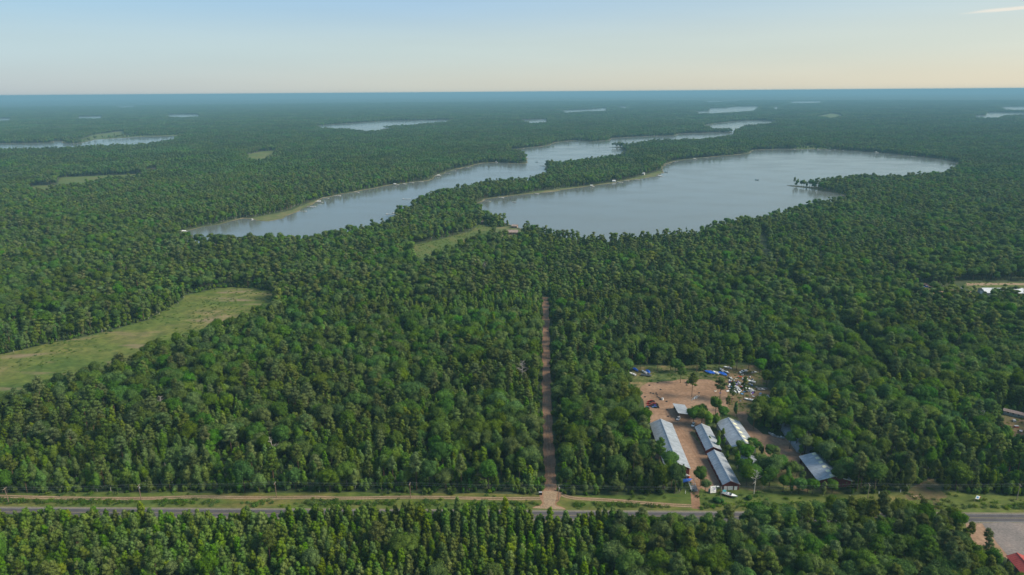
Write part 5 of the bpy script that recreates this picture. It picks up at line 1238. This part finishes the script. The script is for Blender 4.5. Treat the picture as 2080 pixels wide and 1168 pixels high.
for k in range(42):
    px, py = 1503+rj.normal(0, 17), 782+rj.normal(0, 9.5); cn_, m_ = hb[int(rj.choice(7, p=[.34, .1, .14, .14, .1, .08, .1]))]; p = P(px, py)
    side_ = 'left part' if px < 1494 else ('middle' if px < 1512 else 'right part'); hi_ = 'back' if py < 782 else 'front'
    t = thing('scrap_box', '%s box or casing lying in the %s of the scrap heap, towards the %s' % (cn_, side_, hi_), 'scrap', p, rj.uniform(0, 6.28), '%s casings in the scrap heap, %s %s' % (cn_, side_, hi_))
    a_, b_, c_ = rj.uniform(.7, 2.0), rj.uniform(.5, 1.1), rj.uniform(.4, 1.0)
    mb = MB(); mb.add([(-a_/2, -b_/2, 0), (a_/2, -b_/2, 0), (a_/2, b_/2, 0), (-a_/2, b_/2, 0), (-a_*.45, -b_*.4, c_), (a_*.40, -b_*.45, c_*.8), (a_*.45, b_*.4, c_*.9), (-a_*.4, b_*.45, c_)], [(3,2,1,0),(4,5,6,7),(0,1,5,4),(1,2,6,5),(2,3,7,6),(3,0,4,7)]); mb.build('casing', m_, t)
    mb = MB(); mb.box((0, 0, c_+.03), (a_*.6, b_*.5, .1)); mb.build('lid', M_DARK if k % 3 else M_GREYP, t)
tyre = MB()
for i in range(12):
    for j in range(6):
        a, b_ = 2*PI*i/12, 2*PI*j/6; tyre.v.append(((.42+.17*math.cos(b_))*math.cos(a), (.42+.17*math.cos(b_))*math.sin(a), .17+.17*math.sin(b_)))
for i in range(12):
    for j in range(6): tyre.f.append((i*6+j, ((i+1) % 12)*6+j, ((i+1) % 12)*6+(j+1) % 6, i*6+(j+1) % 6)); tyre.m.append(0)
o0 = tyre.build('tyre', M_DARK)
for k, (px, py) in enumerate(((1321.5,798.5),(1327,799.5),(1333,799),(1334.5,802.5),(1335.5,806.5),(1339,808.5),(1341.5,811),(1319,783),(1342,791.5),(1336,778),(1310,806.5),(1354,816),(1355,833),(1357,846),(1395,782.5),(1420,798.5))):
    o = o0 if k == 0 else o0.copy()
    if k: C.objects.link(o)
    o.location = P(px, py); o.scale = (1.3, 1.3, 1.2)
    tag(o, 'black tyre %s' % ('in the curved row on the sand above the red snowmobiles' if k < 7 else ['at the top left of the sandy yard', 'alone on the sand right of the tyre row', 'at the back left of the sandy yard', 'by the bushes at the left of the yard', 'beside the wheel tracks below the white drum', 'beside the wheel tracks left of the open shed', 'beside the wheel tracks above the long barn', 'under the tall pine at the back of the yard', 'beside the lone pine in the yard'][k-7]), 'tyre', 'tyres in a curved row' if k < 7 else None)
for k in range(9):
    p = P(1413, 809); e = MB(); e.box((0, 0, 0), (random.uniform(3.5, 5.2), .35, .22))
    o = e.build('timber', (M_WHITE, M_WOOD, M_GREYP)[k % 3]); o.location = (p.x-2.4+.6*k, p.y+.5*k-1.5, .16+.24*(k % 2)); o.rotation_euler = (0, .04, 1.1+random.uniform(-.25, .25))
    tag(o, '%s board in the loose stack at the right of the sandy yard' % ('white', 'weathered', 'grey')[k % 3], 'board', 'boards stacked in the yard, '+('white', 'weathered', 'grey')[k % 3])
for k, (px, py) in enumerate(((1500,772),(1504,774),(1508,776),(1511,772),(1499,777),(1515,774),(1481,804),(1486,808),(1477,806))):
    p = P(px, py); e = MB(); e.cyl((-1.8, 0, .2), (1.8, 0, .2), .22, .17, 7); o = e.build('log', M_LOG); o.location = p; o.rotation_euler = (0, 0, 0.5*k)
    tag(o, 'cut log lying %s' % ('among the scrap behind the snowmobiles' if k < 6 else 'below the broad pine at the yard edge'), 'log', 'logs among the scrap' if k < 6 else 'logs below the pine')
trl = [('bed', M_DARK, [(0, 0, .7, 2.0, 7.5, .18)]), ('drawbar', M_RUST, [(0, 4.6, .6, .2, 2.0, .16)]), ('rail', M_GREYP, [(-.95, 0, 1.0, .08, 7.5, .5), (.95, 0, 1.0, .08, 7.5, .5)])]+[('wheel', M_DARK, [(sx*.95, sy, .4, sx*1.15, sy, .4, .4)]) for sx in (-1, 1) for sy in (-1.2, -.3)]
simple('trailer', 'long dark flat trailer at the right side of the scrap heap', 'trailer', 1548, 791.5, 1.5, trl, 'trailers')
simple('trailer', 'dark trailer beside the white boat at the left back corner', 'trailer', 1312, 764, 1.3, trl, 'trailers')
# roadside signs and the frame by the entrance
p = P(1448.5, 1003); t = thing('roadside_sign', 'white panel sign with grey lettering blocks beside the entrance', 'sign', p, math.radians(12)); t.rotation_euler = (math.radians(-12), math.radians(4), math.radians(12))
mb = MB(); mb.box((0, 0, 2.3), (3.2, .12, 3.6)); bo = mb.build('panel', M_WHITE, t)
for bx, bz, bw, bh, m_ in ((.1, 3.4, 1.2, .5, M_GREYP), (-.7, 2.6, 1.0, .35, M_GREYP), (.6, 2.5, 1.0, .5, M_PURPLE), (-.3, 1.7, 1.9, .3, M_GREYP), (.3, 1.1, 1.6, .25, M_GREYP)):
    mb = MB(); mb.box((bx, -.075, bz), (bw, .03, bh)); mb.build('lettering', m_, bo)
for sx in (-1.45, 1.45): mb = MB(); mb.box((sx, .12, 1.4), (.14, .12, 3.4)); mb.build('post', M_WOOD, t)
simple('sign_lamp', 'small white lamp head just above the roadside sign', 'lamp', 1456, 1001, 0, [('post', M_GREYP, [(0, 0, 0, 0, 0, 3.6, .06)]), ('lamp_head', M_WHITE, [(.3, 0, 3.7, 1.3, .5, .3)])])
simple('gas_bottle', 'blue green upright cylinder left of the white roadside sign', 'cylinder', 1440.5, 1000, 0, [('bottle', M_TEAL, [(0, 0, 0, 0, 0, 2.0, .45)]), ('valve', M_GREYP, [(0, 0, 2.0, 0, 0, 2.3, .12)])])
p = P(1412, 999); t = thing('dock_section', 'grey aluminium dock section propped upright beside the entrance drive', 'dock section', p, math.radians(12)); t.rotation_euler = (math.radians(-52), 0, math.radians(14))
for sx in (-1.6, 1.6): mb = MB(); mb.box((sx, 0, 3.6), (.18, .16, 7.2)); mb.build('rail', M_ALU, t)
for k in range(6): mb = MB(); mb.box((0, 0, .4+k*1.3), (3.0, .12, .16)); mb.build('crossbar', M_ALU, t)
for k in range(5): mb = MB(); mb.box((-1.2+.6*k, -.1, 1.9), (.42, .05, 3.4)); mb.build('plank', M_GREYP, t)
p = P(1982.5, 1019); t = thing('roadside_sign', 'white and blue board sign with red edge, leaning by the right verge', 'sign', p, 0, None); t.rotation_euler = (0, math.radians(24), math.radians(28))
mb = MB(); mb.box((0, 0, 2.3), (4.2, .1, 1.7)); bo = mb.build('panel', M_WHITE, t)
mb = MB(); mb.box((-.3, -.07, 2.35), (2.4, .03, 1.0)); mb.build('picture', M_LBLUE, bo); mb = MB(); mb.box((2.0, -.07, 2.3), (.35, .03, 1.7)); mb.build('red_edge', M_RED, bo)
for sx in (-1.6, 1.6): mb = MB(); mb.box((sx, .1, 1.0), (.14, .1, 2.6)); mb.build('post', M_WOOD, t)
for px, py, m_, nm, lab in ((1785,1004,M_WHITE,'marker_post','short white post on the verge left of the brown clearing'), (1829,1000,M_WHITE,'marker_post','white post at the left of the brown entrance clearing'), (1726,1012,M_WOOD,'fence_post','weathered post on the verge below the lime green tree'), (1392,1002.5,M_WHITE,'marker_post','small white marker in the grass left of the entrance drive'), (2009,1079,M_YELLOW,'marker_post','yellow and white marker at the grassy corner of the gravel lot')):
    simple(nm, lab, 'post', px, py, 0, [('shaft', m_, [(0, 0, -.1, 0, 0, 1.5, .16)]), ('cap', M_GREYP, [(0, 0, 1.5, 0, 0, 1.6, .19)])])
simple('utility_box', 'dark utility box by the trees at the left of the lane mouth', 'utility box', 1098, 1005, 0, [('cabinet', M_DARK, [(0, 0, .75, 1.6, 1.0, 1.5)]), ('lid', M_GREYP, [(0, 0, 1.55, 1.7, 1.1, .1)])])
simple('plank_pile', 'pale bundle of boards on the verge before the brown clearing', 'planks', 1862, 1009, .2, [('plank', M_LOG, [(0, yy, .15+.1*k, 4.5, .25, .1)]) for k, yy in enumerate((-.3, 0, .3))])
for k, (px, py, m_, lab) in enumerate(((2064,868,M_RED,'red plastic barrow in the cluttered garden at the right edge'), (2052,881,M_WHITE,'white garden chest beside the trees at the right edge'), (2073,878,M_LOG,'tan garden crate at the right edge of the cluttered garden'), (2060,856,M_WHITE,'white garden chest below the narrow brown shed'), (2074,896,M_GREYP,'grey garden chest lowest in the cluttered garden'))):
    simple('garden_chest' if 'chest' in lab else ('barrow' if 'barrow' in lab else 'crate'), lab, 'garden chest' if 'chest' in lab else ('barrow' if 'barrow' in lab else 'crate'), px, py, .4*k, [('tub', m_, [(0, 0, .5, 2.4, 1.4, 1.0)]), ('lid', M_GREYP, [(0, 0, 1.06, 2.5, 1.5, .1)])])
# dead trees
def snag(px, py, h, lean, label, m_=M_DEAD, twigs=26):
    p = P(px, py); t = thing('dead_tree', label, 'tree', p, 0); r = np.random.default_rng(int(px)); mb = MB()
    top = Vector((lean, 0, h)); mb.cyl((0, 0, -.3), top*0.55, .26, .19, 6, cap=False); mb.cyl(top*0.55, top, .19, .05, 5); mb.build('trunk', m_, t)
    br = MB()
    for k in range(twigs):
        f_ = r.uniform(.5, .97); b0 = top*f_; a = r.uniform(0, 6.28); l_ = h*.30*(1.15-f_)*r.uniform(.8, 1.5)+.6
        b1 = b0+Vector((l_*math.cos(a), l_*math.sin(a), l_*r.uniform(.15, .7))); br.cyl(b0, b1, .10, .04, 4, cap=False)
        for q in range(3): b2 = b0.lerp(b1, r.uniform(.4, .9)); br.cyl(b2, b2+Vector((r.uniform(-1, 1), r.uniform(-1, 1), r.uniform(.2, 1)))*l_*.35, .05, .02, 3, cap=False)
    o = br.build('branches', m_, t); return t
snag(1060, 783, 18.5, .4, 'pale dead tree with bare branches left of the dirt lane')
snag(563, 935, 15, -3.0, 'forked grey dead tree in the wood behind the third pole', twigs=12)
snag(1531, 1003, 14, .5, 'bare white trunked birch by the wires right of the twin sheds', M_WBARK, twigs=14)
snag(985, 560, 17, .4, 'grey bare tree in the pale patch of wood below the round lake', twigs=16)
snag(654, 578, 14, 0.5, 'grey bare tree right of the upper end of the meadow', twigs=16)
snag(702, 546, 15, -0.6, 'grey bare tree left of the little marsh in the far wood', twigs=14)
snag(760, 533, 16, 0.8, 'tall grey snag just left of the little marsh', twigs=12)
snag(1288, 690, 16, 0.3, 'grey snag in the wood behind the left corner of the yard', twigs=14)
snag(1722, 650, 15, -0.7, 'grey snag deep in the wood on the right', twigs=14)
snag(330, 845, 14, 0.6, 'bare grey tree in the wood below the meadow', twigs=14)
snag(1990, 880, 15, 0.4, 'bare grey tree left of the cluttered garden', twigs=16)
# pale birches along the far edge of the meadow
EDGEB = [(25,718),(42,712),(47,709),(88,698),(112,694),(165,683),(240,666),(300,649),(322,640),(360,618),(372,606),(205,676),(70,703)]
fmB = forms[('birch', 0)]
for k, (px, py) in enumerate(EDGEB):
    p = P(px, py); add_tree('birch', fmB[k % len(fmB)], p.x, p.y+2, .85+.03*(k % 5), k*1.1, 'white trunked birch at the far edge of the meadow', 'birches along the far meadow edge')
# bush by the roadside
def bush(px, py, r0, label, m_=M_SPRUCE, seed=1):
    r = np.random.default_rng(seed); c = np.array([(r.uniform(-r0, r0)*.7, r.uniform(-r0, r0)*.5, r0*r.uniform(.35, .6)) for _ in range(8)]); s = np.full((8, 3), r0*.5)
    V, Q, TT = [], [], []; off = 0
    for k in range(8): V.append(ICO2_V*s[k]*.85+c[k]); Q.append(np.concatenate([ICO2_F, ICO2_F[:, 2:3]], 1)+off); TT.append(np.full(len(ICO2_V), r.uniform(.8, 1.1))); off += len(ICO2_V)
    n_ = 500; idx = r.integers(0, 8, n_); u = r.normal(size=(n_, 3)); u /= np.linalg.norm(u, axis=1)[:, None]; p = c[idx]+u*s[idx]*r.uniform(.8, 1.1, (n_, 1)); p[:, 2] = np.maximum(p[:, 2], .05)
    e1 = np.cross(u, r.normal(size=(n_, 3))); e1 /= np.linalg.norm(e1, axis=1)[:, None]; e2 = np.cross(u, e1); z = .4
    V.append(np.stack([p-e1*z*.5, p-e2*z*.35, p+e1*z*.5, p+e2*z*.35], 1).reshape(-1, 3)); Q.append(np.arange(n_*4).reshape(-1, 4)+off); TT.append(np.repeat(r.uniform(.7, 1.3, n_), 4))
    t = thing('bush', label, 'bush', P(px, py), 0); link('foliage', quads_mesh('foliage', np.concatenate(V), np.concatenate(Q), np.concatenate(TT), [m_]), t)
    e = MB()
    for k in range(4): e.cyl((0, 0, -.1), tuple(c[k]), .07, .03, 4, cap=False)
    e.build('stem', M_BARK, t)
bush(1459, 1020, 2.6, 'dark round bush on the orange grass beside the power pole')
bush(1523, 1014, 2.0, 'dark low bush right of the roadside boat', seed=2)
bush(1690, 1011, 1.8, 'dark bush on the verge below the big right shed', seed=3)
bush(1800, 1003, 1.8, 'dark bush beside the brown entrance clearing', M_OAK, seed=4)
bush(1398, 778, 1.8, 'dark bush at the foot of the tall pine in the yard', M_OAK, seed=5)

# ------------------------------------------------------------------ docks and boats on the lakes
def shore_normal(x, y):
    best = None
    for pl in LK.values():
        n_ = len(pl); d = np.hypot(pl[:, 0]-x, pl[:, 1]-y); i = int(np.argmin(d))
        if best is None or d[i] < best[0]: best = (d[i], pl, i)
    _, pl, i = best; a, b_ = pl[i-3], pl[(i+3) % len(pl)]; tv = (b_-a)/max(np.hypot(*(b_-a)), 1e-6); nv = np.array([-tv[1], tv[0]]); q = pl[i]
    if not inpoly(np.array([q[0]+nv[0]*14]), np.array([q[1]+nv[1]*14]), pl)[0]: nv = -nv
    return Vector((q[0], q[1], 0)), Vector((nv[0], nv[1], 0))
M_DOCK = noise_mat('dock_boards', [(0.38, 0.37, 0.34), (0.52, 0.51, 0.48)], scale=0.8)
def dock_proto():
    t = thing('dock', 'x', 'dock', (0, 0, -500))
    mb = MB(); mb.box((0, 6.5, .75), (2.0, 16, .14)); mb.build('deck', M_DOCK, t)
    mb = MB(); mb.box((1.6, 14, .75), (3.4, 2.4, .13)); mb.build('deck_end', M_DOCK, t)
    for sx in (-.9, .9):
        for y in (2, 8, 14): mb = MB(); mb.cyl((sx, y, -.8), (sx, y, 1.3), .09, n=5); mb.build('post', M_GREYP, t)
    return t
def lift_proto():
    t = thing('boat_lift', 'x', 'boat lift', (0, 0, -500))
    for sx in (-1.6, 1.6):
        for y in (-2.6, 2.6): mb = MB(); mb.cyl((sx, y, -.5), (sx, y, 3.2), .08, n=5); mb.build('post', M_ALU, t)
    mb = MB(); mb.add([(-2, -3.6, 3.1), (2, -3.6, 3.1), (2, 3.6, 3.1), (-2, 3.6, 3.1), (0, -3.6, 3.8), (0, 3.6, 3.8)], [(0,4,5,3),(4,1,2,5),(0,1,4),(2,3,5)]); mb.build('canopy', M_WHITE, t)
    return t
DOCK, LIFT = dock_proto(), lift_proto()
dl = [(372,469.5,'at the left end of the long lake'),(505,444,'left of the marshy point on the long lake'),(601,431,'right of the marshy point on the long lake'),(622,419,'below the lake house'),(633,411,'just right of the lake house'),(645,404.5,'second right of the lake house'),(667,399.5,'third right of the lake house'),(720,390,'alone on the bare bank of the long lake'),(795,376,'first of a pair halfway along the long lake'),(808,373.5,'second of a pair halfway along the long lake'),(830,369.5,'by the small clearing on the long lake'),(851,368.5,'right of the small clearing on the long lake'),(882,358.5,'on the low point of the long lake'),(896,352,'just past the low point of the long lake'),(920,347,'on the north bank of the long lake'),(954,339.5,'near the north end of the bank'),(996,329.5,'at the grassy corner of the long lake'),
 (980,410,'at the sheltered west end of the round lake'),(1012,402,'second from the west end of the round lake'),(1080,388.5,'on the grassy bank of the round lake'),(1205,377.5,'on the lawn of the peninsula'),(1252,371.5,'below the white boathouse'),(1274,368,'right of the white boathouse'),(1292,365,'left of the peninsula tip'),(1335,358.5,'first dock at the tip of the peninsula'),(1345,353,'last dock at the tip of the peninsula'),(1350,334,'in the bay behind the peninsula tip'),(1364,329,'second in the bay behind the peninsula tip'),(1400,323,'on the wooded bank behind the peninsula'),(1425,321,'right end of the wooded bank'),
 (1620,304,'first on the far shore of the round lake'),(1640,304,'second on the far shore of the round lake'),(1660,304.5,'third on the far shore of the round lake'),(1680,304.6,'below the far meadow on the round lake'),(1697,305,'right of the far meadow on the round lake'),(1712,306,'past the far meadow on the round lake'),(1786,311,'on the far right shore of the round lake'),(1862,318.5,'near the right end of the round lake')]
rw = np.random.default_rng(3)
for k, (px, py, wh) in enumerate(dl):
    p = P(px, py); q, nv = shore_normal(p.x, p.y); rz = math.atan2(nv.y, nv.x)-PI/2; far_ = math.hypot(q.x, q.y) > 1700
    place(DOCK, 0, 0, rz+rw.uniform(-.15, .15), 'pale dock '+wh, 'docks along the lake shores', world=q, z=.1, sc=1.0)
    side = Vector((nv.y, -nv.x, 0))*3.4*(1 if k % 2 else -1)
    if k % 3 == 0: place(B_WHITE, 0, 0, rz+PI*(k % 2), 'white boat moored beside the dock '+wh, 'boats moored at the docks', world=q+nv*9+side, z=.05)
    if k % 4 == 0: place(LIFT, 0, 0, rz, 'white canopied boat lift beside the dock '+wh, 'boat lifts at the docks', world=q+nv*8-side*1.25, z=.1)
for pr, px, py, rz, lab, sc in ((B_FISH,1537,366,1.4,'dark fishing boat drifting in the middle of the round lake',1.5), (B_FISH,1352.5,350,1.2,'dark fishing boat just off the peninsula tip',1.5), (B_FISH,1090,329.5,1.5,'small dark fishing boat by the islet in the long lake',1.3), (B_WHITE,1043.5,411.5,1.6,'white motor boat at the west end of the round lake',1.2), (B_FISH,1024,435,1.2,'dark fishing boat close under the near trees of the round lake',1.2), (B_WHITE,798,433,0.8,'white boat by the near shore of the long lake',1.1), (B_WHITE,845,404,0.5,'white boat behind the right hand point of the long lake',1.1)): place(pr, px, py, rz, lab, 'boats out on the water', z=.02, sc=sc)
p = P(833, 405); place(DOCK, 0, 0, 1.5, 'grey wooden dock poking out of the near shore of the long lake', 'docks along the lake shores', world=p, z=.1)
p = P(799, 436.5); place(DOCK, 0, 0, 1.2, 'narrow dock showing beyond the near treetops of the long lake', 'docks along the lake shores', world=p, z=.1)

# ------------------------------------------------------------------ weeds in the ditch, haze
WEED = bpy.data.collections.new('weed_forms')
for i in range(4):
    r = np.random.default_rng(900+i); n_ = 60; p = np.stack([r.normal(0, .5, n_), r.normal(0, .4, n_), np.abs(r.normal(.35, .22, n_))], 1); u = r.normal(size=(n_, 3)); u[:, 2] += .6; u /= np.linalg.norm(u, axis=1)[:, None]
    e1 = np.cross(u, r.normal(size=(n_, 3))); e1 /= np.linalg.norm(e1, axis=1)[:, None]; e2 = np.cross(u, e1)
    V = np.stack([p-e1*.22, p-e2*.14, p+e1*.22, p+e2*.14], 1).reshape(-1, 3)
    WEED.objects.link(bpy.data.objects.new('tree_form_w%02d' % i, quads_mesh('weed', V, np.arange(n_*4).reshape(-1, 4), np.repeat(r.uniform(.7, 1.3, n_), 4), [(M_OAK, M_BIRCH, M_YPINE, M_OAK)[i]])))
wp = []
for k in range(2600):
    x = rng.uniform(-300, 300); y = road_y(x)+(rng.normal(9.0, 1.0) if rng.random() < .55 else rng.uniform(5.6, 30))
    if abs(x-22) < 9 or abs(x-86) < 5: continue
    if rng.random() > vnoise(x, y, 11, 77)*1.5-.15: continue
    wp.append((x, y))
wp = np.array(wp); kk = inpoly(wp[:, 0], wp[:, 1], VERGE)
for ln in (track_w, track_e): kk &= ~near(wp[:, 0], wp[:, 1], np.array(ln), 1.7, False)
fw = wp[kk]; q_ = rng.uniform(.6, 1.6, len(fw))
rows = [(a, b_, .05, int(rng.integers(4)), rng.uniform(0, 6.28), s_, s_, s_) for (a, b_), s_ in zip(fw, q_)]
mx_, my_ = grid(380, 760, 4.0, .5); kk = inpoly(mx_, my_, CL['meadow']) & (rng.random(len(mx_)) < vnoise(mx_, my_, 26, 78)**2*1.1); mx_, my_ = mx_[kk], my_[kk]
rows += [(a, b_, .03, int(rng.integers(4)), rng.uniform(0, 6.28), s_, s_, s_*.6) for a, b_, s_ in zip(mx_, my_, rng.uniform(.6, 1.5, len(mx_)))]
for nm in ('marsh', 'yard_grass', 'scrap_yard', 'shed_lot', 'garden', 'entrance', 'paddock'):
    pl = CL[nm]; A_ = np.ptp(pl[:, 0])*np.ptp(pl[:, 1]); n_ = int(A_/14); x = rng.uniform(pl[:, 0].min(), pl[:, 0].max(), n_); y = rng.uniform(pl[:, 1].min(), pl[:, 1].max(), n_)
    kk = inpoly(x, y, pl) & ~inpoly(x, y, CL['yard']) & ~inpoly(x, y, CL['driveway']) & (rng.random(n_) < vnoise(x, y, 12, 79)*1.2)
    rows += [(a, b_, .03, int(rng.integers(4)), rng.uniform(0, 6.28), s_, s_, s_*.7) for a, b_, s_ in zip(x[kk], y[kk], rng.uniform(.5, 1.3, kk.sum()))]
scatter('weeds', rows, WEED)
ml = CL['meadow']; er = []
for i in range(len(ml)):
    a, b_ = ml[i], ml[(i+1) % len(ml)]
    for k in range(max(1, int(np.hypot(*(b_-a))/3.5))):
        if rng.random() < .55: q_ = a+(b_-a)*rng.random()+rng.normal(0, 3.2, 2); s_ = rng.uniform(.25, 1.0); er.append((q_[0], q_[1], 0, int(rng.integers(4)), rng.uniform(0, 6.28), s_, s_, s_*rng.uniform(.7, 1.4)))
scatter('margin_scrub', er, UNDER)
m, n, L = mat('haze_air'); out = n.new('ShaderNodeOutputMaterial'); pv = n.new('ShaderNodeVolumePrincipled')
pv.inputs['Color'].default_value = (*HAZE_COLOR, 1); pv.inputs['Density'].default_value = HAZE_DENSITY; pv.inputs['Anisotropy'].default_value = 0.0
L.new(pv.outputs[0], out.inputs['Volume'])
mb = MB(); rm = radii[-1]+600; zlo = float(gz(rm))-2
mb.box((0, 0, (zlo+204)/2), (2*rm, 2*rm, 204-zlo)); hz = mb.build('haze', m); hz['kind'] = 'stuff'; hz.display_type = 'WIRE'
